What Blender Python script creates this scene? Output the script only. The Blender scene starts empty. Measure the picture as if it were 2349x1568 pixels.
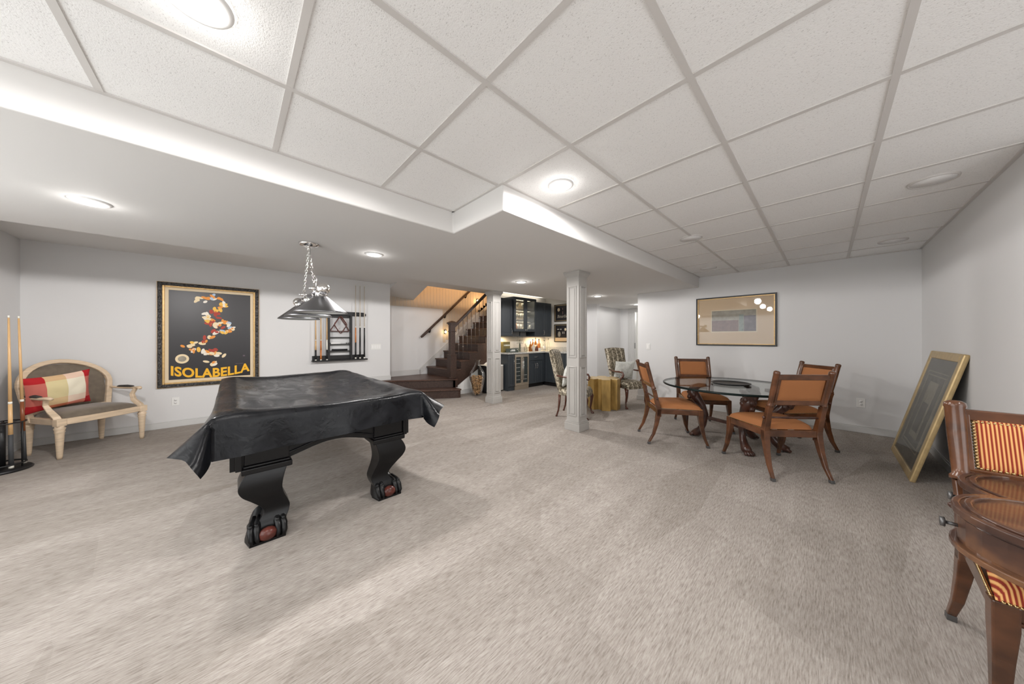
import bpy, bmesh, math, random
from math import sin, cos, pi, radians, sqrt, hypot, atan2, exp
from mathutils import Vector, Matrix, noise
random.seed(7)
S = bpy.context.scene
COL = S.collection

# ------------------------------------------------------------------ camera, world, exposure
cd = bpy.data.cameras.new('camera'); cam = bpy.data.objects.new('camera', cd); COL.objects.link(cam)
cam.location = (0, 0, 1.27); cam.rotation_euler = (pi/2, 0, radians(46.66))
cd.sensor_width = 36; cd.lens = 36*681.2/2349; cd.shift_y = -9/2349; cd.clip_start = .02
S.camera = cam
S.view_settings.view_transform = 'Standard'; S.view_settings.look = 'None'
S.view_settings.gamma = 1; S.view_settings.use_curve_mapping = False
S.view_settings.exposure = 0.10
S.cycles.max_bounces = 16; S.cycles.diffuse_bounces = 8; S.cycles.glossy_bounces = 6
S.cycles.transmission_bounces = 10; S.cycles.transparent_max_bounces = 12
S.cycles.caustics_refractive = False; S.cycles.caustics_reflective = False
S.cycles.use_denoising = True; S.cycles.sample_clamp_indirect = 6
w = bpy.data.worlds.new('world'); S.world = w; w.use_nodes = True
w.node_tree.nodes['Background'].inputs[0].default_value = (.5, .5, .52, 1)
w.node_tree.nodes['Background'].inputs[1].default_value = .3

CE, SO, HC = 2.364, 2.184, 2.415       # tile ceiling, soffit underside, high drywall
CANS = [(-3.39, -.69, SO), (-3.39, 1.13, SO), (-3.41, 3.42, SO), (-3.43, 5.80, SO), (-3.55, 8.0, SO),
        (-1.306, 1.71, CE), (-1.40, -.084, CE), (.50, -.084, CE), (1.40, 1.70, CE), (-1.36, -1.35, CE)]  # last three are lamps added out of view for more light
CAN_W = 70.0
CAN_K = [1.20, 1.22, 1.05, .52, .22, .85, .30, .25, .35, .35]
def light(name, kind, loc, power, color=(1, 1, 1), size=.1, size_y=None, rot=(0, 0, 0), spread=None):
    d = bpy.data.lights.new(name, kind); d.energy = power; d.color = color
    if kind == 'AREA':
        d.size = size
        if size_y: d.shape = 'RECTANGLE'; d.size_y = size_y
        else: d.shape = 'DISK'
        if spread: d.spread = spread
    else: d.shadow_soft_size = size
    o = bpy.data.objects.new(name, d); COL.objects.link(o); o.location = loc; o.rotation_euler = rot
    return o
for i, (x, y, z) in enumerate(CANS):
    l_ = light('can_light', 'SPOT', (x, y, z-.085), CAN_W*CAN_K[i], (1, .965, .945), .07)
    l_.data.spot_size = radians(178); l_.data.spot_blend = .03
    light('can_glow', 'POINT', (x, y, z-.05), 1.2, (1, .97, .94), .04)
# fill lights at a window and patio door added out of view
light('added_rear_fill', 'AREA', (-1.9, -1.74, 1.25), 40, (.90, .95, 1), 3.4, 1.7, (radians(90), 0, pi))
light('added_side_fill', 'AREA', (2.16, .7, 1.1), 26, (.93, .96, 1), 2.2, 1.9, (radians(90), 0, radians(90)))
for y0, y1 in ((4.7, 5.05), (5.9, 6.5)):
    light('under_cabinet_light', 'AREA', (-5.52, (y0+y1)/2, 1.30), 5, (1, .76, .45), .06, y1-y0)
light('above_cabinet_light', 'AREA', (-5.5, 5.6, 2.33), 5, (1, .9, .75), .1, 1.6, (pi, 0, 0))
for z_ in (1.69, 1.97, 2.25): light('inside_cabinet_light', 'AREA', (-5.47, 5.475, z_), 3.5, (1, .85, .62), .1, .68)
light('stairwell_light', 'POINT', (-4.75, 5.0, 3.05), 90, (1, .62, .32), .10)
light('far_room_light', 'POINT', (-3.6, 10.2, 2.0), 30, (1, .98, .95), .2)

# ------------------------------------------------------------------ materials
def mat(name, color, rough=.6, metal=0., noise_=None, bump=None, emit=None, alpha=None, trans=0., ior=1.45, coat=0., spec=None, sheen=0.):
    m = bpy.data.materials.new(name); m.use_nodes = True
    nt = m.node_tree; b = nt.nodes['Principled BSDF']
    c = tuple(color)+(1,)
    b.inputs['Base Color'].default_value = c; b.inputs['Roughness'].default_value = rough
    b.inputs['Metallic'].default_value = metal; b.inputs['Transmission Weight'].default_value = trans
    b.inputs['IOR'].default_value = ior; b.inputs['Coat Weight'].default_value = coat
    b.inputs['Sheen Weight'].default_value = sheen
    if spec is not None: b.inputs['Specular IOR Level'].default_value = spec
    if emit:
        b.inputs['Emission Color'].default_value = tuple(emit[0])+(1,); b.inputs['Emission Strength'].default_value = emit[1]
    if noise_ or bump:
        tc = nt.nodes.new('ShaderNodeTexCoord'); mp = nt.nodes.new('ShaderNodeMapping'); nt.links.new(tc.outputs['Object'], mp.inputs[0])
    if noise_:      # (scale xyz, amount, detail)
        sc, amt, det = noise_
        mp.inputs['Scale'].default_value = sc if hasattr(sc, '__len__') else (sc,)*3
        n = nt.nodes.new('ShaderNodeTexNoise'); n.inputs['Scale'].default_value = 1; n.inputs['Detail'].default_value = det
        nt.links.new(mp.outputs[0], n.inputs['Vector'])
        r = nt.nodes.new('ShaderNodeValToRGB'); r.color_ramp.elements[0].position = .3; r.color_ramp.elements[1].position = .7
        r.color_ramp.elements[0].color = tuple(v*(1-amt) for v in color)+(1,)
        r.color_ramp.elements[1].color = tuple(min(1, v*(1+amt)) for v in color)+(1,)
        nt.links.new(n.outputs['Fac'], r.inputs[0]); nt.links.new(r.outputs[0], b.inputs['Base Color'])
    if bump:        # (scale, strength, distance)
        mp2 = nt.nodes.new('ShaderNodeMapping'); nt.links.new(tc.outputs['Object'], mp2.inputs[0])
        sc = bump[0]; mp2.inputs['Scale'].default_value = sc if hasattr(sc, '__len__') else (sc,)*3
        n2 = nt.nodes.new('ShaderNodeTexNoise'); n2.inputs['Scale'].default_value = 1; n2.inputs['Detail'].default_value = 3
        nt.links.new(mp2.outputs[0], n2.inputs['Vector'])
        bp = nt.nodes.new('ShaderNodeBump'); bp.inputs['Strength'].default_value = bump[1]; bp.inputs['Distance'].default_value = bump[2]
        nt.links.new(n2.outputs['Fac'], bp.inputs['Height']); nt.links.new(bp.outputs[0], b.inputs['Normal'])
    return m
def N(m, t): return m.node_tree.nodes.new(t)
def L(m, a, b): m.node_tree.links.new(a, b)
def mathn(m, op, a, b=None):
    n = N(m, 'ShaderNodeMath'); n.operation = op
    for i, v in enumerate((a, b)):
        if v is None: continue
        if isinstance(v, (int, float)): n.inputs[i].default_value = v
        else: L(m, v, n.inputs[i])
    return n.outputs[0]
def rampn(m, src, stops, interp='LINEAR'):
    r = N(m, 'ShaderNodeValToRGB'); r.color_ramp.interpolation = interp
    e = r.color_ramp.elements
    while len(e) < len(stops): e.new(.5)
    for k, (p, c) in enumerate(stops): e[k].position = p; e[k].color = tuple(c)+(1,)
    L(m, src, r.inputs[0]); return r.outputs[0]
def objco(m, scale=(1, 1, 1), rot=(0, 0, 0)):
    tc = N(m, 'ShaderNodeTexCoord'); mp = N(m, 'ShaderNodeMapping'); L(m, tc.outputs['Object'], mp.inputs[0])
    mp.inputs['Scale'].default_value = scale; mp.inputs['Rotation'].default_value = rot
    return mp.outputs[0]
def bsdf(m): return m.node_tree.nodes['Principled BSDF']
def mulcol(m, a, b, fac=1.):
    x = N(m, 'ShaderNodeMix'); x.data_type = 'RGBA'; x.blend_type = 'MULTIPLY'; x.inputs[0].default_value = fac
    L(m, a, x.inputs[6]); L(m, b, x.inputs[7]); return x.outputs[2]

M = {}
M['wall'] = mat('wall_paint', (.69, .69, .69), .75, bump=(260, .06, .002))
M['soffit'] = mat('soffit_paint', (.70, .69, .675), .8)
M['base'] = mat('baseboard_paint', (.60, .60, .59), .45)
M['colm'] = mat('column_paint', (.41, .397, .375), .5)
M['grid'] = mat('ceiling_grid_metal', (.62, .60, .58), .5)
M['white'] = mat('white_plastic', (.78, .78, .76), .4)
M['trimring'] = mat('white_light_trim', (.85, .85, .84), .4)
M['lens'] = mat('lit_lamp_lens', (1, 1, 1), .5, emit=((1, .97, .92), 30))
M['warmbulb'] = mat('warm_lit_globe', (1, .9, .7), .5, emit=((1, .72, .35), 14))
M['walnut'] = mat('dark_stained_wood', (.050, .029, .022), .42, noise_=((3, 40, 40), .35, 4))
M['tread'] = mat('dark_tread_wood', (.078, .040, .028), .34, noise_=((2.5, 45, 30), .3, 4))
M['iron'] = mat('pewter_baluster_metal', (.30, .26, .24), .35, .8)
M['blackiron'] = mat('black_iron', (.02, .02, .02), .4, .5)
M['poolblack'] = mat('black_lacquer_wood', (.006, .006, .0065), .30, spec=.35)
M['ball'] = mat('oxblood_wood', (.10, .025, .018), .3, noise_=(25, .4, 4))
M['chrome'] = mat('polished_nickel', (.80, .79, .77), .13, 1.)
M['shade'] = mat('gunmetal_shade', (.22, .22, .23), .34, 1.)
M['shadein'] = mat('shade_inside_white', (.75, .75, .73), .5)
M['goldleaf'] = mat('gilt_frame', (.55, .36, .15), .38, .35, noise_=(30, .15, 3))
M['gold2'] = mat('brushed_brass_frame', (.46, .34, .17), .42, .4, noise_=(20, .1, 3))
M['ornate'] = mat('dark_carved_frame', (.055, .052, .05), .45, .3, noise_=(60, .7, 2), bump=(60, .8, .01))
M['cream'] = mat('cream_mat_board', (.72, .60, .42), .8)
M['posterblack'] = mat('poster_black', (.022, .020, .022), .35)
M['yellow'] = mat('poster_yellow', (.9, .48, .015), .5)
M['black'] = mat('satin_black', (.012, .012, .013), .4)
M['tanmat'] = mat('tan_mat_board', (.66, .49, .31), .7)
M['creamwood'] = mat('limed_cream_wood', (.66, .52, .37), .5, noise_=((8, 8, 60), .12, 3))
M['taupe'] = mat('taupe_velvet', (.155, .125, .092), .75, noise_=(18, .15, 3), sheen=.3)
M['armpad'] = mat('dark_arm_pad', (.05, .045, .042), .7)
M['chairwood'] = mat('antiqued_chestnut_wood', (.095, .036, .015), .25, noise_=((6, 6, 9), .5, 3), coat=.4)
M['darkwood'] = mat('dark_carved_mahogany', (.06, .024, .016), .28, noise_=(14, .5, 4), coat=.3)
M['redwood'] = mat('red_mahogany', (.085, .028, .017), .25, coat=.4)
M['brass'] = mat('aged_brass_nail', (.50, .36, .18), .3, 1.)
M['pewter'] = mat('pewter_cap', (.14, .14, .14), .4, .7)
def thin(name, tint, refl=1.):
    m = bpy.data.materials.new(name); m.use_nodes = True; nt = m.node_tree; nt.nodes.remove(nt.nodes['Principled BSDF'])
    t = nt.nodes.new('ShaderNodeBsdfTransparent'); t.inputs[0].default_value = tuple(tint)+(1,)
    g = nt.nodes.new('ShaderNodeBsdfGlossy'); g.inputs['Roughness'].default_value = .015
    fr = nt.nodes.new('ShaderNodeFresnel'); fr.inputs[0].default_value = 1.45
    mu = nt.nodes.new('ShaderNodeMath'); mu.operation = 'MULTIPLY'; mu.inputs[1].default_value = refl; nt.links.new(fr.outputs[0], mu.inputs[0])
    mx = nt.nodes.new('ShaderNodeMixShader'); nt.links.new(mu.outputs[0], mx.inputs[0]); nt.links.new(t.outputs[0], mx.inputs[1]); nt.links.new(g.outputs[0], mx.inputs[2])
    nt.links.new(mx.outputs[0], nt.nodes['Material Output'].inputs[0]); return m
M['glass'] = thin('clear_glass', (.97, .985, .98), .7)
M['tglass'] = thin('smoky_table_glass', (.93, .95, .94), .55)
M['tedge'] = mat('dark_glass_edge', (.006, .012, .011), .25, spec=.2)
M['trayblk'] = mat('black_slate_tray', (.018, .02, .021), .45, bump=(60, .3, .003))
M['cab'] = mat('charcoal_cabinet_paint', (.040, .048, .056), .42)
M['cabin'] = mat('cabinet_inside_wood', (.34, .27, .18), .6)
M['steel'] = mat('stainless_steel', (.50, .43, .34), .35, .75)
M['coolglass'] = mat('cooler_dark_glass', (.035, .045, .045), .08)
M['shelfwire'] = mat('chrome_wire_shelf', (.6, .6, .58), .3, .8)
M['bincol'] = mat('light_grey_door', (.42, .39, .35), .5)
M['splash'] = mat('cream_backsplash', (.70, .58, .42), .45)
M['cork'] = mat('wine_cork', (.46, .28, .14), .9, noise_=(46, .75, 1))
M['cuemaple'] = mat('maple_cue', (.66, .42, .20), .3)
M['cuebutt'] = mat('cue_butt_brown', (.22, .07, .025), .3)
M['cueorange'] = mat('cue_butt_orange', (.55, .20, .06), .35)
M['cueblack'] = mat('cue_wrap_black', (.015, .015, .016), .5)
M['cuegrey'] = mat('cue_wrap_grey', (.055, .058, .062), .6)
M['cueshaft'] = mat('pale_cue_shaft', (.60, .54, .46), .35)
M['ivory'] = mat('ivory_ferrule', (.8, .78, .7), .4)
M['red'] = mat('red_rack_plastic', (.35, .04, .03), .4)
M['hexgold'] = mat('gold_leaf_drum', (.42, .27, .085), .36, .35, noise_=((12, 12, 5), .22, 3))
M['pillow'] = mat('white_textured_linen', (.60, .61, .57), .9, noise_=(28, .12, 3), bump=(45, .5, .01))
M['amber'] = mat('amber_liquor_glass', (.45, .16, .03), .12, trans=.3)
M['whitelabelglint'] = mat('white_label_and_glint', (.7, .68, .62), .6)
M['greenbox'] = mat('olive_box', (.20, .16, .055), .6)
M['greybox'] = mat('grey_green_board', (.07, .085, .07), .6)
M['paleletter'] = mat('pale_letters', (.85, .84, .70), .6)
M['umber'] = mat('bronze_wood_strip', (.20, .11, .06), .5)
M['brightwall'] = mat('bright_white_paint', (.82, .82, .80), .7)
M['barwall'] = mat('bar_wall_paint', (.66, .64, .60), .7)
M['beadb'] = mat('cream_beadboard', (.60, .52, .42), .6)

# carpet: fine loops in rows along Y, softly swept bands
m = M['carpet'] = mat('beige_loop_carpet', (.4, .35, .3), .95, spec=.15)
f = objco(m, (180, 17, 1)); n1 = N(m, 'ShaderNodeTexNoise'); n1.inputs['Scale'].default_value = 1; n1.inputs['Detail'].default_value = 4; n1.inputs['Roughness'].default_value = .65; L(m, f, n1.inputs['Vector'])
fa = rampn(m, n1.outputs['Fac'], [(.28, (.255, .225, .198)), (.50, (.43, .392, .355)), (.72, (.55, .515, .478))])
f2 = objco(m, (9, 1.1, 1), (0, 0, .04)); n2 = N(m, 'ShaderNodeTexNoise'); n2.inputs['Scale'].default_value = 1; n2.inputs['Detail'].default_value = 3; L(m, f2, n2.inputs['Vector'])
fb = rampn(m, n2.outputs['Fac'], [(.3, (.86, .85, .84)), (.7, (1.0, 1.0, 1.0))])
f3 = objco(m, (2.6, .55, 1), (0, 0, -.22)); vo = N(m, 'ShaderNodeTexVoronoi'); vo.inputs['Scale'].default_value = 1.1; L(m, f3, vo.inputs['Vector'])
sp = N(m, 'ShaderNodeSeparateColor'); L(m, vo.outputs['Color'], sp.inputs[0])
fc = rampn(m, sp.outputs[0], [(.0, (.84, .832, .825)), (1, (1.0, 1.0, 1.01))])
f4 = objco(m, (1.1, 2.2, 1), (0, 0, .5)); vo4 = N(m, 'ShaderNodeTexVoronoi'); vo4.inputs['Scale'].default_value = 1.3; L(m, f4, vo4.inputs['Vector'])
sp4 = N(m, 'ShaderNodeSeparateColor'); L(m, vo4.outputs['Color'], sp4.inputs[0])
fd = rampn(m, sp4.outputs[1], [(.0, (.89, .885, .88)), (1, (1.0, 1.0, 1.0))])
L(m, mulcol(m, mulcol(m, mulcol(m, fa, fb), fc), fd), bsdf(m).inputs['Base Color'])
bp = N(m, 'ShaderNodeBump'); bp.inputs['Strength'].default_value = .6; bp.inputs['Distance'].default_value = .006
L(m, n1.outputs['Fac'], bp.inputs['Height']); L(m, bp.outputs[0], bsdf(m).inputs['Normal'])

# ceiling tile: fissured white board
m = M['tile'] = mat('acoustic_tile', (.8, .79, .77), .9, spec=.1)
f = objco(m, (170, 230, 100)); n1 = N(m, 'ShaderNodeTexNoise'); n1.inputs['Scale'].default_value = 1; n1.inputs['Detail'].default_value = 3; L(m, f, n1.inputs['Vector'])
L(m, rampn(m, n1.outputs['Fac'], [(.30, (.62, .61, .60)), (.37, (.86, .858, .85)), (.6, (.885, .883, .875))]), bsdf(m).inputs['Base Color'])
bp = N(m, 'ShaderNodeBump'); bp.inputs['Strength'].default_value = .35; bp.inputs['Distance'].default_value = .004
L(m, n1.outputs['Fac'], bp.inputs['Height']); L(m, bp.outputs[0], bsdf(m).inputs['Normal'])

# orange-tan dotted upholstery
m = M['tan'] = mat('rust_tan_upholstery', (.42, .17, .06), .8, spec=.2)
f = objco(m, (1, 1, 1)); sx = N(m, 'ShaderNodeSeparateXYZ'); L(m, f, sx.inputs[0])
a = mathn(m, 'SINE', mathn(m, 'MULTIPLY', sx.outputs[0], 620)); b_ = mathn(m, 'SINE', mathn(m, 'MULTIPLY', mathn(m, 'ADD', sx.outputs[1], sx.outputs[2]), 620))
L(m, rampn(m, mathn(m, 'MULTIPLY', a, b_), [(.25, (.33, .13, .05)), (.75, (.46, .22, .095))]), bsdf(m).inputs['Base Color'])
# red and gold stripes across the chair
m = M['stripe'] = mat('red_gold_striped_fabric', (.6, .3, .1), .75, spec=.2)
f = objco(m, (1, 1, 1)); sx = N(m, 'ShaderNodeSeparateXYZ'); L(m, f, sx.inputs[0])
a = mathn(m, 'FRACT', mathn(m, 'MULTIPLY', mathn(m, 'ADD', sx.outputs[0], 5), 100))
L(m, rampn(m, a, [(.0, (.24, .028, .018)), (.30, (.26, .035, .02)), (.42, (.68, .36, .13)), (.66, (.74, .43, .18)), (.80, (.62, .28, .09)), (.95, (.24, .028, .018))]), bsdf(m).inputs['Base Color'])
# damask wing-chair stripe
m = M['damask'] = mat('sage_damask_stripe', (.3, .26, .2), .7, spec=.3)
f = objco(m, (1, 1, 1)); sx = N(m, 'ShaderNodeSeparateXYZ'); L(m, f, sx.inputs[0])
a = mathn(m, 'FRACT', mathn(m, 'MULTIPLY', mathn(m, 'ADD', sx.outputs[0], 5), 9.5))
c1 = rampn(m, a, [(.0, (.21, .185, .14)), (.3, (.23, .20, .155)), (.42, (.46, .42, .34)), (.55, (.50, .46, .39)), (.66, (.21, .185, .14))])
n1 = N(m, 'ShaderNodeTexNoise'); n1.inputs['Scale'].default_value = 34; n1.inputs['Detail'].default_value = 2; L(m, f, n1.inputs['Vector'])
L(m, mulcol(m, c1, rampn(m, n1.outputs['Fac'], [(.42, (.42, .40, .36)), (.58, (1.25, 1.22, 1.15))])), bsdf(m).inputs['Base Color'])
# granite
m = M['granite'] = mat('speckled_granite', (.5, .5, .48), .2)
f = objco(m); n1 = N(m, 'ShaderNodeTexNoise'); n1.inputs['Scale'].default_value = 70; n1.inputs['Detail'].default_value = 4; L(m, f, n1.inputs['Vector'])
L(m, rampn(m, n1.outputs['Fac'], [(.35, (.20, .20, .19)), (.5, (.50, .50, .48)), (.65, (.72, .71, .68))]), bsdf(m).inputs['Base Color'])
# check pillow: blocks of red, coral, cream and pale pink over local x / y
m = M['check'] = mat('red_cream_check_cotton', (.6, .3, .25), .85)
f = objco(m); sx = N(m, 'ShaderNodeSeparateXYZ'); L(m, f, sx.inputs[0])
u = mathn(m, 'MULTIPLY_ADD', sx.outputs[0], -1/.47); u.node.inputs[2].default_value = .5
v = mathn(m, 'MULTIPLY_ADD', sx.outputs[1], 1/.40); v.node.inputs[2].default_value = .5
cu = rampn(m, u, [(0, (.46, .014, .02)), (.26, (.66, .58, .33)), (.56, (.80, .76, .62)), (.86, (.46, .014, .02))], 'CONSTANT')
cv = rampn(m, v, [(0, (.80, .28, .24)), (.17, (1, .82, .80)), (.36, (1.0, .98, .96)), (.84, (.95, .72, .68))], 'CONSTANT')
cr = rampn(m, u, [(0, (0, 0, 0)), (.26, (1, 1, 1)), (.86, (0, 0, 0))], 'CONSTANT')
mid = rampn(m, v, [(0, (.42, .01, .015)), (.22, (.50, .13, .10)), (.40, (.52, .14, .11)), (.82, (.42, .01, .015))], 'CONSTANT')
mx = N(m, 'ShaderNodeMix'); mx.data_type = 'RGBA'; L(m, cr, mx.inputs[0]); L(m, mid, mx.inputs[6]); L(m, mulcol(m, cu, cv), mx.inputs[7])
L(m, mx.outputs[2], bsdf(m).inputs['Base Color'])
# vinyl cover with random smears, slightly lighter and rougher
m = M['vinyl'] = mat('black_vinyl_cover', (.008, .009, .011), .38, spec=.28)
f = objco(m, (2.2, 5, 5)); n1 = N(m, 'ShaderNodeTexNoise'); n1.inputs['Scale'].default_value = 1.3; n1.inputs['Detail'].default_value = 6; n1.inputs['Distortion'].default_value = 1.2; L(m, f, n1.inputs['Vector'])
L(m, rampn(m, n1.outputs['Fac'], [(.45, (.005, .0055, .007)), (.75, (.012, .013, .016))]), bsdf(m).inputs['Base Color'])
rr = N(m, 'ShaderNodeMapRange'); L(m, n1.outputs['Fac'], rr.inputs[0]); rr.inputs[1].default_value = .35; rr.inputs[2].default_value = .7; rr.inputs[3].default_value = .22; rr.inputs[4].default_value = .42
L(m, rr.outputs[0], bsdf(m).inputs['Roughness'])
f2 = objco(m, (7, 16, 16)); n2 = N(m, 'ShaderNodeTexNoise'); n2.inputs['Scale'].default_value = 1.2; n2.inputs['Detail'].default_value = 4; n2.inputs['Distortion'].default_value = .8; L(m, f2, n2.inputs['Vector'])
bp = N(m, 'ShaderNodeBump'); bp.inputs['Strength'].default_value = .22; bp.inputs['Distance'].default_value = .010
L(m, n2.outputs['Fac'], bp.inputs['Height']); L(m, bp.outputs[0], bsdf(m).inputs['Normal'])
# game table top: warm figured veneer
m = M['gametop'] = mat('mahogany_veneer', (.10, .045, .028), .28, coat=.3)
f = objco(m, (4, 16, 16)); n1 = N(m, 'ShaderNodeTexNoise'); n1.inputs['Scale'].default_value = .7; n1.inputs['Detail'].default_value = 3; L(m, f, n1.inputs['Vector'])
L(m, rampn(m, n1.outputs['Fac'], [(.35, (.045, .021, .015)), (.5, (.078, .035, .021)), (.70, (.17, .078, .034))]), bsdf(m).inputs['Base Color'])
# abstract print on the back wall, printed dark plate in the leaning frame
m = M['leanprint'] = mat('grey_brown_print', (.10, .09, .075), .5, noise_=(9, .35, 4))
m = M['mauve'] = mat('mauve_ink', (.20, .12, .11), .8, noise_=(25, .2, 4))
m = M['plum'] = mat('plum_ink', (.13, .10, .12), .8, noise_=(20, .3, 4))
m = M['sand'] = mat('sand_ink', (.33, .30, .24), .8, noise_=(25, .15, 4))
m = M['sage'] = mat('sage_ink', (.22, .26, .23), .8, noise_=(40, .2, 4))

# ------------------------------------------------------------------ mesh helpers
class MB:
    def __init__(s): s.v = []; s.f = []; s.sm = []
    def add(s, vs, fs, smooth=False, T=None):
        o = len(s.v)
        for p in vs:
            p = Vector(p); s.v.append(tuple(T @ p) if T is not None else tuple(p))
        for q in fs: s.f.append(tuple(o+i for i in q)); s.sm.append(smooth)
        return s
    def box(s, x0, x1, y0, y1, z0, z1, T=None):
        if x0 > x1: x0, x1 = x1, x0
        if y0 > y1: y0, y1 = y1, y0
        if z0 > z1: z0, z1 = z1, z0
        v = [(x0, y0, z0), (x1, y0, z0), (x1, y1, z0), (x0, y1, z0), (x0, y0, z1), (x1, y0, z1), (x1, y1, z1), (x0, y1, z1)]
        return s.add(v, [(0, 3, 2, 1), (4, 5, 6, 7), (0, 1, 5, 4), (1, 2, 6, 5), (2, 3, 7, 6), (3, 0, 4, 7)], False, T)
    def prism(s, poly, z0, z1, T=None, smooth=False):
        n = len(poly)
        A = sum(poly[i][0]*poly[(i+1) % n][1]-poly[(i+1) % n][0]*poly[i][1] for i in range(n))
        if A < 0: poly = poly[::-1]
        v = [(x, y, z0) for x, y in poly]+[(x, y, z1) for x, y in poly]
        s.add(v, [tuple(range(n-1, -1, -1)), tuple(range(n, 2*n))]+[(i, (i+1) % n, n+(i+1) % n, n+i) for i in range(n)], False, T)
        return s
    def lathe(s, prof, n=16, c=(0, 0), T=None, smooth=True, cap=True):
        v = []; f = []
        for r, z in prof:
            for k in range(n): v.append((c[0]+r*cos(2*pi*k/n), c[1]+r*sin(2*pi*k/n), z))
        for i in range(len(prof)-1):
            for k in range(n): f.append((i*n+k, i*n+(k+1) % n, (i+1)*n+(k+1) % n, (i+1)*n+k))
        if cap:
            f.append(tuple(range(n-1, -1, -1))); f.append(tuple((len(prof)-1)*n+k for k in range(n)))
        return s.add(v, f, smooth, T)
    def sweep(s, pts, rad, n=8, square=False, ref=None, T=None, smooth=True, closed=False):
        """pts: centres, rad: radius or (a,b) half sizes per point; sections perpendicular to the path, or horizontal when ref='z'"""
        P = [Vector(p) for p in pts]; v = []; f = []; K = len(P)
        if not hasattr(rad, '__len__'): rad = [rad]*K
        up = Vector((0, 0, 1))
        prevx = None
        for i, p in enumerate(P):
            if ref == 'z': X, Y = Vector((1, 0, 0)), Vector((0, 1, 0))
            else:
                if closed: t = (P[(i+1) % K]-P[i-1]).normalized()
                else: t = (P[min(i+1, K-1)]-P[max(i-1, 0)]).normalized()
                if prevx is None:
                    a = up if abs(t.dot(up)) < .92 else Vector((1, 0, 0))
                    X = a.cross(t).normalized()
                else: X = (prevx-t*prevx.dot(t)).normalized()
                Y = t.cross(X); prevx = X
            r = rad[i]; a, b = r if hasattr(r, '__len__') else (r, r)
            if square:
                for sx_, sy_ in ((-1, -1), (1, -1), (1, 1), (-1, 1)): v.append(tuple(p+X*a*sx_+Y*b*sy_))
            else:
                for k in range(n): v.append(tuple(p+X*a*cos(2*pi*k/n)+Y*b*sin(2*pi*k/n)))
        m_ = 4 if square else n
        rng = K if closed else K-1
        for i in range(rng):
            j = (i+1) % K
            for k in range(m_): f.append((i*m_+k, i*m_+(k+1) % m_, j*m_+(k+1) % m_, j*m_+k))
        if not closed: f.append(tuple(range(m_-1, -1, -1))); f.append(tuple((K-1)*m_+k for k in range(m_)))
        return s.add(v, f, smooth and not square, T)
    def cyl(s, a, b, r, n=10, r2=None, T=None): return s.sweep([a, b], [r, r if r2 is None else r2], n, T=T)
    def ball(s, c, r, n=10, T=None):
        rx, ry, rz = r if hasattr(r, '__len__') else (r, r, r)
        v = [(c[0], c[1], c[2]-rz)]; f = []; R_ = max(4, n//2)
        for i in range(1, R_):
            a = -pi/2+pi*i/R_
            for k in range(n): v.append((c[0]+rx*cos(a)*cos(2*pi*k/n), c[1]+ry*cos(a)*sin(2*pi*k/n), c[2]+rz*sin(a)))
        v.append((c[0], c[1], c[2]+rz))
        for k in range(n): f.append((0, 1+(k+1) % n, 1+k))
        for i in range(R_-2):
            for k in range(n): f.append((1+i*n+k, 1+i*n+(k+1) % n, 1+(i+1)*n+(k+1) % n, 1+(i+1)*n+k))
        b = 1+(R_-2)*n
        for k in range(n): f.append((b+k, b+(k+1) % n, len(v)-1))
        return s.add(v, f, True, T)
    def grid(s, fn, nu, nv, T=None, closed=False, smooth=True):
        v = [fn(i/nu, j/nv) for j in range(nv+1) for i in range(nu+1)]
        f = [(j*(nu+1)+i, j*(nu+1)+i+1, (j+1)*(nu+1)+i+1, (j+1)*(nu+1)+i) for j in range(nv) for i in range(nu)]
        return s.add(v, f, smooth, T)
    def build(s, name, m, parent=None, bevel=0, seg=2, solid=0, fixn=True):
        me = bpy.data.meshes.new(name); me.from_pydata(s.v, [], s.f); me.update()
        me.polygons.foreach_set('use_smooth', s.sm)
        if fixn:
            bm = bmesh.new(); bm.from_mesh(me); bmesh.ops.recalc_face_normals(bm, faces=bm.faces); bm.to_mesh(me); bm.free()
        if not isinstance(m, (list, tuple)): m = [m]
        for x in m: me.materials.append(M[x] if isinstance(x, str) else x)
        o = bpy.data.objects.new(name, me); COL.objects.link(o)
        if parent: o.parent = parent
        if solid:
            d = o.modifiers.new('solid', 'SOLIDIFY'); d.thickness = solid; d.offset = 0
        if bevel:
            d = o.modifiers.new('bevel', 'BEVEL'); d.width = bevel; d.segments = seg; d.limit_method = 'ANGLE'; d.angle_limit = radians(40)
        return o
def tag(o, label, cat, group=None, kind=None):
    if label: o['label'] = label
    if cat: o['category'] = cat
    if group: o['group'] = group
    if kind: o['kind'] = kind
    return o
def thing(name, label, cat, loc=(0, 0, 0), rz=0, group=None):
    o = bpy.data.objects.new(name, None); o.empty_display_size = .1; COL.objects.link(o); o.location = loc; o.rotation_euler = (0, 0, rz)
    return tag(o, label, cat, group)
def struct(o): o['kind'] = 'structure'; return o
def copy_tree(o, parent=None):
    c = o.copy(); COL.objects.link(c)
    if parent: c.parent = parent
    for ch in list(o.children): copy_tree(ch, c)
    return c
def Tm(loc=(0, 0, 0), rx=0, ry=0, rz=0):
    return Matrix.Translation(loc) @ Matrix.Rotation(rz, 4, 'Z') @ Matrix.Rotation(ry, 4, 'Y') @ Matrix.Rotation(rx, 4, 'X')
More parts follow.
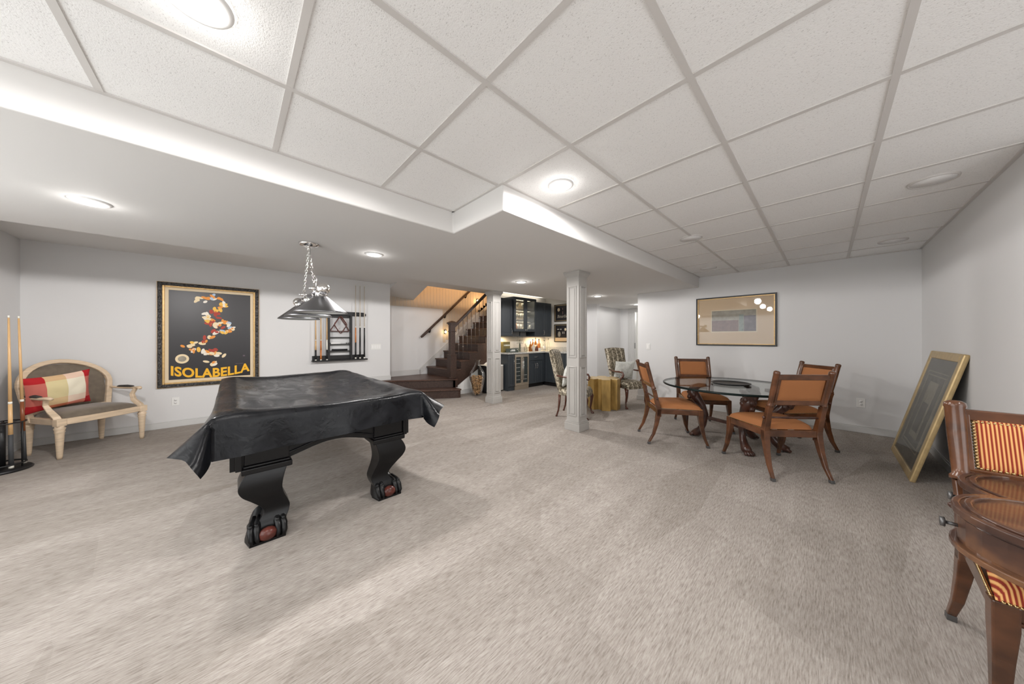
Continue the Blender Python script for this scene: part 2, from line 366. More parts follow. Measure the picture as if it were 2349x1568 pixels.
def lettering(text, size, name, mtl, parent, T, extrude=.001, offset=.0, warp=None, align='CENTER', shear=0., spacing=1.):
    cu = bpy.data.curves.new('letters', 'FONT'); cu.body = text; cu.size = size; cu.extrude = extrude; cu.offset = offset
    cu.align_x = align; cu.shear = shear; cu.space_character = spacing; cu.resolution_u = 4
    o = bpy.data.objects.new('letters', cu); COL.objects.link(o)
    bpy.context.view_layer.update()
    me = bpy.data.meshes.new_from_object(o.evaluated_get(bpy.context.evaluated_depsgraph_get()))
    bpy.data.objects.remove(o); bpy.data.curves.remove(cu)
    for v in me.vertices:
        p = v.co.copy()
        if warp: p = Vector(warp(*p))
        v.co = T @ p
    me.materials.clear(); me.materials.append(M[mtl]); me.name = name
    r = bpy.data.objects.new(name, me); COL.objects.link(r); r.parent = parent
    return r

# ------------------------------------------------------------------ room shell
XW, XR, YB, YF, XS = -6.40, .80, 6.15, -1.78, -6.87   # poster wall, right wall, picture wall, rear wall, stair wall
struct(MB().box(-7.1, 2.3, -1.9, 11.6, -.08, 0).build('floor', 'carpet'))
struct(MB().box(XW-.12, XW, YF-.12, 2.46, 0, HC+.05).build('wall_left', 'wall'))
struct(MB().box(XS-.12, XW-.12, 2.34, 2.46, 0, 4.5).build('wall_stair_end', 'wall'))
stairwall = struct(MB().box(XS-.12, XS, 2.3, 7.2, 0, 4.5).build('wall_stair', 'wall'))
struct(MB().box(XW-.12, 2.32, YF-.12, YF, 0, HC+.05).build('wall_rear', 'wall'))
struct(MB().box(2.2, 2.32, YF, 3.3, 0, HC+.05).build('wall_far_right', 'wall'))
struct(MB().box(XR, 2.2, 3.18, 3.3, 0, HC+.05).build('wall_return', 'wall'))
struct(MB().box(XR, XR+.12, 3.3, YB+.12, 0, HC+.05).build('wall_right', 'wall'))
struct(MB().box(-2.70, XR+.0, YB, YB+.12, 0, HC+.05).build('wall_back', 'wall'))
struct(MB().box(-2.70, -2.58, YB+.12, 9.0, 0, HC+.05).build('wall_hall_right', 'wall'))
struct(MB().box(-4.62, -4.50, 6.72, 9.0, 0, HC+.05).build('wall_hall_left', 'wall', bevel=.008))
struct(MB().box(-5.85, -4.50, 6.72, 6.84, 0, HC+.05).build('wall_bar_side', 'barwall'))
struct(MB().box(-5.80, -5.68, 4.78, 6.72, 0, HC+.05).build('wall_bar', 'barwall'))
struct(MB().box(-4.50, -4.06, 9.0, 9.12, 0, HC).box(-4.06, -3.2, 9.0, 9.12, 2.07, HC).box(-3.2, -2.58, 9.0, 9.12, 0, HC).build('wall_hall_end', 'wall'))
struct(MB().box(-5.2, -2.2, 11.4, 11.5, 0, 2.5).box(-5.3, -5.2, 9.12, 11.4, 0, 2.5).box(-2.3, -2.2, 9.12, 11.4, 0, 2.5).box(-5.3, -2.2, 9.12, 11.5, 2.45, 2.5).build('wall_far_room', 'brightwall'))
dr = struct(MB().box(-4.25, -4.06, 8.975, 9.0, 0, 2.07).box(-3.2, -3.01, 8.975, 9.0, 0, 2.07).box(-4.25, -3.01, 8.975, 9.0, 2.07, 2.16).build('door_1', 'base', bevel=.004))
for x in (-4.235, -4.195, -4.155, -4.115):
    MB().box(x, x+.018, 8.965, 8.976, 0, 2.06).build('casing_bead', 'base', dr)
MB().box(-4.06, -4.045, 9.0, 9.12, 0, 2.07).build('door_jamb', 'base', dr)
MB().box(-4.05, -4.035, 8.995, 9.01, .95, 1.12).build('hinge', 'pewter', dr)

wn = struct(MB().box(-3.65, -.15, YF-.0, YF+.02, .36, .42).box(-3.65, -.15, YF, YF+.02, 2.10, 2.16).box(-3.65, -3.6, YF, YF+.02, .42, 2.10).box(-.2, -.15, YF, YF+.02, .42, 2.10).build('added_window_1', 'base'))  # window added behind the camera to go with the rear fill light
MB().box(-3.6, -.2, YF+.001, YF+.006, .42, 2.10).build('pane', 'brightwall', wn)
dn = struct(MB().box(2.18, 2.2, -.45, -.38, 0, 2.1).box(2.18, 2.2, 1.78, 1.85, 0, 2.1).box(2.18, 2.2, -.45, 1.85, 2.1, 2.16).build('added_patio_door', 'base'))  # patio door added out of view to go with the side fill
MB().box(2.190, 2.196, -.38, 1.78, .0, 2.1).build('pane', 'brightwall', dn)

# stair enclosure above the opening
struct(MB().box(XS-.12, -4.2, 7.08, 7.2, 0, 4.5).build('wall_stair_back', 'wall'))
struct(MB().box(-4.3, -4.2, 2.34, 7.2, HC+.09, 4.5).box(XS-.12, -4.2, 2.34, 2.46, HC+.09, 4.5).build('wall_stair_upper', 'beadb'))
struct(MB().add([(XW, 2.46, HC), (-6.03, 2.46, HC), (-6.03, 3.13, HC), (XS, 3.20, 2.19), (XS, 2.46, 2.25), (XS, 2.46, 2.8), (-6.03, 2.46, 2.8), (-6.03, 3.13, 2.8), (XS, 3.2, 2.8)], [(1, 2, 3, 4), (5, 8, 7, 6), (2, 7, 8, 3), (1, 6, 7, 2), (3, 8, 5, 4), (4, 5, 6, 1)]).build('ceiling_stair', 'soffit'))
struct(MB().box(XS-.12, -4.2, 2.3, 7.2, 4.5, 4.55).build('ceiling.003', 'soffit'))
# high drywall ceiling over the left strip and the bar
struct(MB().box(XW-.12, -4.42, YF, 2.46, HC, HC+.06).box(-6.03, -4.42, 2.46, 7.0, HC, HC+.06).build('ceiling.002', 'soffit'))
# soffit, L-shaped
sf = MB().prism([(-4.42, YF), (-2.235, YF), (-2.235, 1.405), (-1.585, 1.405), (-1.585, YB), (-2.70, YB), (-2.70, 9.0), (-4.50, 9.0), (-4.50, 6.72), (-4.42, 6.72)], SO, HC+.05)
struct(sf.build('ceiling.001', 'soffit', bevel=.012, seg=3))
# dropped ceiling: plenum, grid runners, tiles
plen = struct(MB().box(-2.235, 2.2, YF, YB, CE+.02, CE+.06).build('ceiling', 'soffit'))
GX = [-2.235, -1.620, -1.003, -.393, .199, .80, 1.41, 2.02, 2.2]
GY = [.183+.6105*k for k in range(-4, 10)]
GY = [YF]+[g for g in GY if g > YF+.05]+[YB]
def soff(x, y): return x < -1.585 and y > 1.405
tile_cache = {}
for i in range(len(GX)-1):
    for j in range(len(GY)-1):
        x0, x1, y0, y1 = GX[i], GX[i+1], GY[j], GY[j+1]
        if x0 >= XR-.01 and y0 > 3.1: continue
        if x0 < -1.7 and y0 > 1.38: continue
        if x0 < -1.61 and x1 < -1.5 and y1 > 1.5: continue
        key = (round(x1-x0, 3), round(y1-y0, 3))
        if key not in tile_cache:
            w_, d_ = key
            t_ = MB().box(-w_/2+.0125, w_/2-.0125, -d_/2+.0125, d_/2-.0125, .006, .018)
            o = t_.build('ceiling_tile', 'tile', plen); tile_cache[key] = o
        else:
            o = tile_cache[key].copy(); COL.objects.link(o)
        o.location = ((x0+x1)/2, (y0+y1)/2, CE)
for gx in GX[1:-1]:
    y0, y1 = (YF, 1.405 if gx < -1.6 else YB if gx < XR+.01 else 3.18)
    if abs(gx-XR) < .01: y1 = 3.18
    MB().box(gx-.0125, gx+.0125, y0, y1, CE, CE+.02).build('grid_runner', 'grid', plen)
for gy in GY[1:-1]:
    x0 = -2.235 if gy < 1.405 else -1.585
    x1 = 2.2 if gy < 3.15 else XR
    MB().box(x0, x1, gy-.0125, gy+.0125, CE+.0005, CE+.02).build('grid_runner', 'grid', plen)
wa = MB()
for x0, x1, y0, y1 in ((-2.235, -2.213, YF, 1.405), (-2.235, -1.585, 1.385, 1.408), (-1.585, -1.563, 1.385, YB), (-1.585, XR, YB-.022, YB), (XR-.022, XR, 3.18, YB)):
    wa.box(x0, x1, y0, y1, CE-.001, CE+.02)
wa.build('wall_angle', 'grid', plen)

# baseboards
def baseboard(name, pts, z=0, h=.095, m='base'):
    b = MB()
    for (x0, y0), (x1, y1), (nx, ny) in pts:
        xs = sorted((x0, x1, x0+nx*.014, x1+nx*.014)); ys = sorted((y0, y1, y0+ny*.014, y1+ny*.014))
        b.box(xs[0], xs[-1], ys[0], ys[-1], z, z+h-.014)
        xs = sorted((x0, x1, x0+nx*.008, x1+nx*.008)); ys = sorted((y0, y1, y0+ny*.008, y1+ny*.008))
        b.box(xs[0], xs[-1], ys[0], ys[-1], z+h-.014, z+h)
    return struct(b.build(name, m, bevel=.003, seg=1))
baseboard('baseboard_left', [((XW, YF), (XW, 1.62), (1, 0))])
baseboard('baseboard_left_upper', [((XW, 1.55), (XW, 2.46), (1, 0)), ((XW-.12, 2.46), (XW+.012, 2.46), (0, 1))], .38, .10)
baseboard('baseboard_rear', [((XW, YF), (2.2, YF), (0, 1))])
baseboard('baseboard_back', [((-2.72, YB), (XR, YB), (0, -1)), ((-2.70, YB-.01), (-2.70, 9.0), (-1, 0))])
baseboard('baseboard_right', [((XR, 3.3), (XR, YB), (-1, 0))])
baseboard('baseboard_hall', [((-4.50, 6.72), (-4.50, 9.0), (1, 0))])

# ------------------------------------------------------------------ lights fittings
for k, (x, y, z) in enumerate(CANS):
    lab = ['recessed ceiling light in the soffit nearest the left wall with the settee', 'recessed soffit light just beyond the pendant over the covered table',
           'recessed soffit light between the two panelled columns', 'recessed soffit light beyond the large panelled column near the hall', 'farthest recessed soffit light, over the hall',
           'recessed light in the tiled ceiling beside the soffit corner', 'recessed ceiling light at the very top edge of the view',
           'added unseen light in the tiles near the game table', 'added unseen light over the open corner by the game table', 'added unseen tile light by the rear wall'][k]
    if k >= 7: continue
    t = thing('recessed_light', lab, 'light', (x, y, z), 0, 'recessed ceiling lights')
    MB().lathe([(.062, -.004), (.064, -.010), (.070, -.012), (.088, -.006), (.092, 0.0)], 32, cap=False).build('trim_ring', 'trimring', t)
    MB().lathe([(.060, -.006), (.060, -.0005)], 24).build('lens', 'lens', t)
for k, (x, y, lab) in enumerate([(.508, 3.555, 'round white ceiling speaker grille nearest the right wall'), (.513, 5.435, 'round ceiling speaker grille in the far right corner tiles'),
                (-1.025, 3.676, 'round ceiling speaker grille in the tiles halfway along the soffit'), (-1.273, 5.437, 'round ceiling speaker grille near the far end of the soffit')]):
    t = thing('ceiling_speaker', lab, 'speaker', (x, y, CE), 0, 'flush ceiling speakers')
    MB().lathe([(.099, -.002), (.100, -.004), (.108, -.005), (.112, 0.006)], 32, cap=False).build('rim', 'grid', t)
    MB().lathe([(.099, -.002), (.099, .006)], 32).build('grille', 'tile', t)

# ------------------------------------------------------------------ panelled columns
def column(name, cx, cy, label):
    t = thing(name, label, 'column', (cx, cy, 0)); h = .10
    MB().box(-h, h, -h, h, 0, SO-.001).build('shaft', 'colm', t, bevel=.003, seg=1)
    b = MB().box(-h-.022, h+.022, -h-.022, h+.022, 0, .10).box(-h-.014, h+.014, -h-.014, h+.014, .10, .122).box(-h-.007, h+.007, -h-.007, h+.007, .122, .135)
    b.build('base_moulding', 'colm', t, bevel=.003, seg=1)
    MB().add([(sx*(h+e), sy*(h+e), z) for e, z in ((.002, SO-.075), (.012, SO-.055), (.028, SO-.03), (.033, SO-.002)) for sx, sy in ((-1, -1), (1, -1), (1, 1), (-1, 1))],
             [(i*4+k, i*4+(k+1) % 4, i*4+4+(k+1) % 4, i*4+4+k) for i in range(3) for k in range(4)]+[(0, 1, 2, 3), (15, 14, 13, 12)]).build('capital', 'colm', t)
    for q in range(4):
        T = Matrix.Rotation(q*pi/2, 4, 'Z')
        for z0, z1 in ((.20, .88), (1.00, 1.98)):
            fr = MB(); a = .066; w_ = .013
            for (x0, x1, u0, u1) in ((-a, a, z0, z0+w_), (-a, a, z1-w_, z1), (-a, -a+w_, z0+w_, z1-w_), (a-w_, a, z0+w_, z1-w_)):
                fr.box(x0, x1, -h-.013, -h+.001, u0, u1, T)
            fr.build('panel_moulding', 'colm', t, bevel=.003, seg=1)
            MB().box(-a+.030, a-.030, -h-.010, -h+.001, z0+.030, z1-.030, T).build('raised_panel', 'colm', t, bevel=.004, seg=1)
column('column', -2.40, 3.51, 'large square panelled grey column standing between the two wing armchairs and the camera')
column('column', -4.525, 3.775, 'farther square panelled grey column beside the staircase and the glass cork vase')

# ------------------------------------------------------------------ staircase
st = thing('staircase', 'dark wood staircase rising to the right with iron balusters and newel post', 'staircase', (0, 0, 0))
R_ = .19; XL, XRt = XS+.002, -5.72
def Lx(y): return -5.374+(y-3.479)*(.245/.398)*1.0     # front line of the lowest step
def wedge(o): # points of the angled front, offset o inward
    dx, dy = .524, .852
    return [(-5.374-o*dy+dx*.02, 3.479+o*dx*0), (-6.398, 3.479-(6.398-5.374-o*dy)*dy/dx*0.98)]
# lowest step and landing as angled slabs
def slab(off, nose, z0, z1, name, m):
    # front edge runs from the stair foot back towards the left wall
    a = Vector((-5.374, 3.50)); b = Vector((-6.396, 1.79)); d = (b-a).normalized(); n = Vector((-d.y, d.x))
    if n.x > 0: n = -n
    a2 = a+n*(off-nose); b2 = b+n*(off-nose)
    if b2.x < XW+.002: b2 = a2+(b2-a2)*((XW+.002-a2.x)/(b2.x-a2.x))
    poly = [(a2.x+nose*.3, 3.50+nose*.4), (a2.x, a2.y), (b2.x, b2.y)]
    poly += [(XW+.002, b2.y+.02), (XW+.002, 2.462), (XS+.002, 2.462), (XS+.002, 3.56), (a2.x+nose*.3, 3.56)]
    return MB().prism(poly, z0, z1).build(name, m, st, bevel=.004)
slab(0, 0, 0, R_-.03, 'riser', 'walnut'); slab(0, .028, R_-.03, R_, 'tread', 'tread')
slab(.235, 0, R_, 2*R_-.03, 'riser', 'walnut'); slab(.235, .028, 2*R_-.03, 2*R_, 'tread', 'tread')
for n in range(3, 13):
    y = 3.55+.235*(n-3); z = R_*n
    xr = XRt
    MB().box(XL+.03, xr, y, y+.02, z-R_, z-.028).build('riser', 'walnut', st)
    MB().box(XL+.03, xr+.02, y-.03, y+.245, z-.028, z).build('tread', 'tread', st, bevel=.005)
# outer stringer and white spandrel wall below
def zline(y): return (y-3.55)/.235*R_
poly = [(3.50, .14)]
poly = [(3.47, .19), (3.47, .38), (3.55, .38)]
for n in range(3, 9):
    y = 3.55+.235*(n-3); poly += [(y, R_*n-.028), (y+.235, R_*n-.028)]
poly += [(4.96, R_*6+.0)]
Tst = Matrix(((0, 0, 1, 0), (1, 0, 0, 0), (0, 1, 0, 0), (0, 0, 0, 1)))
strg = MB().prism([(3.50, .10), (3.50, .38), (3.55, .54)]+[p for n in range(3, 8) for p in ((3.55+.235*(n-3), R_*n-.028), (3.55+.235*(n-2), R_*n-.028))]+[(4.725, .86), (4.725, .80)], -5.73, -5.695, Tst)
strg.build('stringer', 'walnut', st, bevel=.003, seg=1)
struct(MB().prism([(3.56, 0), (4.78, 0), (4.78, .90), (3.56, .10)], -5.74, -5.70, Tst).build('wall_under_stairs', 'brightwall'))
baseboard('baseboard_stairs', [((-5.70, 3.52), (-5.70, 4.78), (1, 0))], 0, .10)
# newel
nw = MB().box(-.075, .075, -.075, .075, .0, .50).box(-.055, .055, -.055, .055, .50, 1.24).box(-.066, .066, -.066, .066, 1.03, 1.05)
nw.box(-.083, .083, -.083, .083, .50, .525).box(-.068, .068, -.068, .068, 1.185, 1.21)
nw.add([(sx*e, sy*e, z) for e, z in ((.085, 1.21), (.085, 1.235), (.05, 1.26), (.01, 1.275)) for sx, sy in ((-1, -1), (1, -1), (1, 1), (-1, 1))],
       [(i*4+k, i*4+(k+1) % 4, i*4+4+(k+1) % 4, i*4+4+k) for i in range(3) for k in range(4)]+[(0, 1, 2, 3), (15, 14, 13, 12)])
o = nw.build('newel_post', 'walnut', st, bevel=.003, seg=1); o.location = (-5.76, 3.585, .38)
# handrail over the balusters
rs = (2.287-1.567)/(4.535-3.732)
def rz(y): return 1.50+(y-3.62)*rs
MB().sweep([(-5.78, 3.60, rz(3.60)), (-5.78, 4.60, rz(4.60))], [(.032, .03)]*2, square=True).build('handrail', 'walnut', st, bevel=.01)
bi = 0
for k in range(9):
    y = 3.66+.1175*k
    if y > 4.62: break
    n = int((y-3.55+.03)/.235)+3; zb = R_*n
    zt = min(rz(y)-.02, HC-.005)
    b = MB().cyl((-5.78, y, zb), (-5.78, y, zt), .0075, 6)
    for fz in ((.30, .42) if k % 2 else (.22, .50)):
        zz = zb+(zt-zb)*fz+.1; b.ball((-5.78, y, zz), (.017, .017, .024), 8)
    b.build('baluster', 'iron', st)
# wall rail on the left stair wall
wr = thing('wall_handrail', 'dark wooden handrail on iron brackets fixed to the stair wall', 'handrail', (0, 0, 0))
MB().sweep([(-6.80, 3.36, 1.29), (-6.79, 3.39, 1.315), (-6.79, 5.3, 3.02)], [(.022, .022), (.026, .03), (.026, .03)], 10).build('rail', 'walnut', wr)
for y in (3.62, 4.05, 4.70):
    z = 1.315+(y-3.39)*.893
    MB().sweep([(-6.868, y, z-.09), (-6.83, y, z-.10), (-6.79, y, z-.035)], .010, 6).cyl((-6.87, y, z-.09), (-6.86, y, z-.09), .028, 10).build('bracket', 'blackiron', wr)
# stair wall trim: landing baseboard, skirt board, bead board
baseboard('baseboard_landing', [((XS, 2.47), (XS, 3.37), (1, 0))], .38, .13)
struct(MB().prism([(3.36, .38), (3.36, .53), (3.40, .56), (6.6, .56+3.2*.809), (6.6, .2+3.2*.809)], XS, XS+.014, Tst).build('trim_1', 'base'))
bd = MB()
for k in range(44):
    y = 2.50+k*.088
    bd.box(XS, XS+.005, y+.004, y+.084, 2.02, 4.4)
    if y > 3.95: bd.box(XS, XS+.005, y+.004, y+.084, .75+(y-3.5)*.809, 2.02)
o = bd.build('beadboard', 'beadb', stairwall); o['kind'] = 'stuff'
for y, z, lab in ((4.063, 1.43, 'small lit warm step light on the stair wall beside the newel post'), (5.10, 2.33, 'small lit warm step light high on the stair wall near the upper rail')):
    t = thing('stair_light', lab, 'light', (XS+.006, y, z), 0, 'stair wall lights')
    MB().box(0, .035, -.03, .03, .035, .055).box(0, .012, -.03, .03, -.05, .035).build('bracket', 'blackiron', t)
    MB().ball((.035, 0, 0), (.026, .026, .034), 12).build('globe', 'warmbulb', t)
    light('stair_bulb', 'POINT', (XS+.12, y, z), 1.2, (1, .65, .3), .04)

# ------------------------------------------------------------------ bar: base cabinets
def shaker(t, x, y0, y1, z0, z1, name, m='cab', axis='x', raised=True, fr=.05):
    """front panel on the plane x (facing +x) or y (facing -y); returns the door object"""
    def B(b, a0, a1, d0, d1, c0, c1):
        if axis == 'x': b.box(x+d0, x+d1, a0, a1, c0, c1)
        else: b.box(a0, a1, x-d0, x-d1, c0, c1)
    b = MB(); g = .003
    B(b, y0+g, y1-g, 0, .012, z0+g, z1-g)
    for a0, a1, c0, c1 in ((y0+g, y0+fr, z0+g, z1-g), (y1-fr, y1-g, z0+g, z1-g), (y0+fr, y1-fr, z0+g, z0+fr), (y0+fr, y1-fr, z1-fr, z1-g)): B(b, a0, a1, .012, .022, c0, c1)
    if raised and z1-z0 > .2: B(b, y0+fr+.022, y1-fr-.022, .012, .018, z0+fr+.022, z1-fr-.022)
    return b.build(name, m, t, bevel=.003, seg=1)
def pull(parent, x, y, z, vertical=True, length=.11, axis='x', m='chrome'):
    b = MB(); e = length/2
    def P(a, d, c): return (x+d, a, c) if axis == 'x' else (a, x-d, c)
    if vertical:
        pts = [P(y, .0, z-e), P(y, .025, z-e), P(y, .028, z), P(y, .025, z+e), P(y, 0, z+e)]
    else: pts = [P(y-e, .0, z), P(y-e, .025, z), P(y, .028, z), P(y+e, .025, z), P(y+e, 0, z)]
    b.sweep(pts, .005, 6)
    for p in (pts[0], pts[-1]): b.ball(p, .009, 8)
    return b.build('handle', m, parent)
XF = -5.22
c = thing('base_cabinet', 'charcoal base cabinet at the left end of the bar behind the mini fridge', 'cabinet', (0, 0, 0), 0, 'bar base cabinets')
MB().box(-5.678, XF, 4.79, 4.995, .0, .88).build('body', 'cab', c)
d = shaker(c, XF, 4.79, 4.995, .10, .87, 'door'); pull(d, XF+.022, 4.96, .70)
c = thing('base_cabinet', 'charcoal base cabinet with a drawer over two doors right of the wine cooler', 'cabinet', (0, 0, 0), 0, 'bar base cabinets')
MB().box(-5.678, XF, 5.50, 6.12, .10, .88).build('body', 'cab', c); MB().box(-5.678, XF-.05, 5.50, 6.12, 0, .10).build('plinth', 'black', c)
d = shaker(c, XF, 5.51, 6.03, .69, .87, 'drawer', raised=False, fr=.035); pull(d, XF+.022, 5.77, .78, False)
for y0, y1, hy in ((5.51, 5.77, 5.735), (5.77, 6.03, 5.805)):
    d = shaker(c, XF, y0, y1, .10, .68, 'door', fr=.045); pull(d, XF+.022, hy, .55)
c = thing('base_cabinet', 'charcoal base cabinet run turning the corner under the two framed chalk pictures', 'cabinet', (0, 0, 0), 0, 'bar base cabinets')
MB().box(-5.678, -4.55, 6.14, 6.718, .10, .88).build('body', 'cab', c); MB().box(-5.6, -4.60, 6.19, 6.7, 0, .10).build('plinth', 'black', c)
for x0, x1 in ((-5.19, -4.88), (-4.88, -4.57)):
    d = shaker(c, 6.14, x0, x1, .10, .87, 'door', axis='y'); pull(d, 6.118, x1-.05 if x0 < -5 else x0+.05, .7, axis='y')
ct = MB().box(-5.679, XF+.05, 4.76, 6.719, .88, .92).box(XF+.05, -4.53, 6.09, 6.719, .88, .92)
tag(ct.build('countertop', 'granite', bevel=.006), 'pale speckled granite countertop running round the bar corner', 'countertop')
tag(MB().box(-5.679, -5.66, 4.79, 6.719, .92, 1.02).box(-5.66, -4.53, 6.70, 6.719, .92, 1.02).build('backsplash_strip', 'granite'), 'low granite upstand along the back of the bar counter', 'backsplash')
# wine cooler
c = thing('wine_cooler', 'double door stainless wine cooler with chrome bar handles under the counter', 'wine cooler', (0, 0, 0))
MB().box(-5.66, XF-.01, 5.005, 5.49, .0, .875).build('body', 'black', c)
MB().box(XF-.01, XF+.018, 5.005, 5.49, .0, .095).build('kick_grille', 'steel', c)
for y0, y1, hy in ((5.007, 5.247, 5.222), (5.249, 5.488, 5.274)):
    d = MB()
    for a0, a1, c0, c1 in ((y0, y0+.035, .10, .87), (y1-.035, y1, .10, .87), (y0+.035, y1-.035, .10, .165), (y0+.035, y1-.035, .80, .87)): d.box(XF-.01, XF+.03, a0, a1, c0, c1)
    d = d.build('door', 'steel', c, bevel=.003, seg=1)
    MB().box(XF+.0, XF+.012, y0+.035, y1-.035, .165, .80).build('pane', 'coolglass', d)
    MB().sweep([(XF+.03, hy, .24), (XF+.055, hy, .24), (XF+.055, hy, .78), (XF+.03, hy, .78)], .008, 8).build('handle', 'chrome', d)
    for k in range(6 if y0 < 5.1 else 2):
        MB().box(XF+.012, XF+.016, y0+.045, y1-.06, .24+.1*k, .252+.1*k).build('rack_rail', 'shelfwire', c)
# mini fridge
c = thing('mini_fridge', 'waist-low mini fridge with a light grey door partly hidden by the farther column', 'fridge', (0, 0, 0))
MB().box(-5.69, -5.36, 4.25, 4.74, .02, .63).build('body', 'black', c, bevel=.005)
MB().box(-5.36, -5.325, 4.25, 4.74, .03, .60).build('door', 'bincol', c, bevel=.004)
MB().box(-5.69, -5.325, 4.25, 4.74, .602, .632).build('top_panel', 'white', c, bevel=.004)
for x in (-5.65, -5.38):
    for y in (4.28, 4.71): MB().cyl((x, y, 0), (x, y, .02), .015, 8).build('foot', 'black', c)

# wall cabinets
XU = -5.36
c = thing('wall_cabinet', 'charcoal wall cabinet left of the glass-fronted one', 'cabinet', (0, 0, 0), 0, 'bar wall cabinets')
MB().box(-5.678, XU, 4.62, 5.065, 1.315, 2.24).build('body', 'cab', c)
d = shaker(c, XU, 4.62, 5.055, 1.32, 2.235, 'door', fr=.07); pull(d, XU+.022, 5.02, 1.44)
c = thing('wall_cabinet', 'charcoal wall cabinet at the corner, right of the glass-fronted one', 'cabinet', (0, 0, 0), 0, 'bar wall cabinets')
MB().box(-5.678, XU, 5.885, 6.57, 1.31, 2.24).build('body', 'cab', c)
d = shaker(c, XU, 5.89, 6.27, 1.315, 2.235, 'door', fr=.055); pull(d, XU+.022, 6.235, 1.42)
d = shaker(c, XU, 6.27, 6.565, 1.315, 2.235, 'door', fr=.055)
c = thing('glass_cabinet', 'taller charcoal wall cabinet with two lit glass doors full of glassware', 'cabinet', (0, 0, 0), 0, 'bar wall cabinets')
XG = XU+.05
MB().box(-5.678, -5.665, 5.07, 5.88, 1.43, 2.30).box(-5.665, XG, 5.07, 5.088, 1.43, 2.30).box(-5.665, XG, 5.862, 5.88, 1.43, 2.30).box(-5.665, XG, 5.088, 5.862, 1.43, 1.45).box(-5.665, XG, 5.088, 5.862, 2.28, 2.30).build('body', 'cab', c)
MB().box(-5.665, -5.66, 5.088, 5.862, 1.45, 2.28).build('back_panel', 'cabin', c)
for z in (1.72, 2.0): MB().box(-5.66, XG-.03, 5.09, 5.86, z, z+.008).build('shelf', 'glass', c)
for y0, y1, hy in ((5.072, 5.474, 5.445), (5.476, 5.878, 5.505)):
    d = MB(); fr = .06
    for a0, a1, c0, c1 in ((y0, y0+fr, 1.435, 2.295), (y1-fr, y1, 1.435, 2.295), (y0+fr, y1-fr, 1.435, 1.50), (y0+fr, y1-fr, 2.235, 2.295)): d.box(XG, XG+.022, a0, a1, c0, c1)
    d = d.build('door', 'cab', c, bevel=.003, seg=1)
    MB().box(XG+.008, XG+.011, y0+fr, y1-fr, 1.50, 2.235).build('pane', 'glass', d)
    MB().cyl((XG+.022, hy, 1.475), (XG+.04, hy, 1.475), .006, 8).ball((XG+.045, hy, 1.475), .014, 10).build('knob', 'chrome', d)
MB().box(-5.678, XU+.0, 5.07, 5.88, 1.31, 1.325).box(-5.5, -5.48, 5.45, 5.47, 1.325, 1.43).build('stemware_rail', 'cab', c)
# glassware inside
def stem(name, x, y, z, s=1., m='glass', label='', cat='glass', group='', flip=False):
    pr = [(.030, 0), (.031, .003), (.005, .008), (.004, .07), (.020, .085), (.034, .12), (.033, .16), (.028, .18)]
    if flip: pr = [(r, -zz) for r, zz in pr]
    o = MB().lathe([(r*s, zz*s) for r, zz in pr], 12).build(name, m)
    o.location = (x, y, z); return tag(o, label, cat, group)
gi = 0
for z, row in ((1.451, 'bottom'), (1.729, 'middle'), (2.009, 'top')):
    for y in (5.16, 5.25, 5.34, 5.43, 5.54, 5.63, 5.72, 5.81):
        if row == 'top' and int(y*100) % 2: continue
        kk = random.random()
        if row == 'bottom' and abs(y-5.34) < .02:
            o = MB().lathe([(.03, 0), (.032, .01), (.032, .12), (.012, .16), (.012, .2)], 12).build('bottle', 'amber'); o.location = (-5.5, y, z)
            tag(o, 'amber bottle on the bottom shelf of the lit glass cabinet', 'bottle')
        else:
            nth = ['first', 'second', 'third', 'fourth', 'fifth', 'sixth', 'seventh', 'eighth'][(5.16, 5.25, 5.34, 5.43, 5.54, 5.63, 5.72, 5.81).index(y)]
            stem('wine_glass', -5.5+random.uniform(-.04, .05), y, z, random.uniform(.9, 1.1), 'whitelabelglint' if kk < .6 else 'glass',  # most are opaque white: bright highlights of the glass put into the colour
                 '%s glass from the left on the %s shelf of the lit cabinet' % (nth, row), 'glass', 'glasses on the %s cabinet shelf' % row)
for k, y in enumerate((5.32, 5.40, 5.48)):
    stem('hanging_wine_glass', -5.42, y, 1.31, 1., 'glass', '%s of three wine glasses hanging upside down below the lit cabinet' % ('leftmost', 'middle', 'rightmost')[k], 'glass', 'hanging wine glasses under the cabinet', True)
# things on the counter
o = thing('display_box', 'olive gold box with a line of pale letters standing at the left of the counter', 'box', (-5.45, 4.93, .92))
MB().box(-.05, .05, -.12, .10, .0, .26).build('body', 'greenbox', o, bevel=.003)
lm = MB()
for y_, w_ in ((-.105, .022), (-.065, .05), (-.008, .026), (.022, .022), (.050, .022), (.077, .012)): lm.box(.05, .0515, y_, y_+w_, .155, .190)
tag(lm.build('lettering', 'paleletter', o), None, None, kind='stuff')
o = thing('bar_sign', 'long grey green wooden sign with white letters lying along the counter front', 'sign', (-5.30, 5.02, .92))
MB().box(-.012, .012, -.22, .20, .0, .095).build('board', 'greybox', o, bevel=.002)
MB().add([(.0125, -.085, .025), (.0125, -.055, .025), (.0125, -.070, .07)], [(0, 1, 2)]).build('lettering', 'white', o, fixn=False)
for y_ in (-.045, -.012, .021, .054): MB().box(.012, .0135, y_, y_+.026, .026, .070).build('lettering', 'white', o)
MB().box(.012, .0135, .135, .170, .055, .062).box(.012, .0135, .135, .170, .07, .077).build('small_mark', 'paleletter', o)
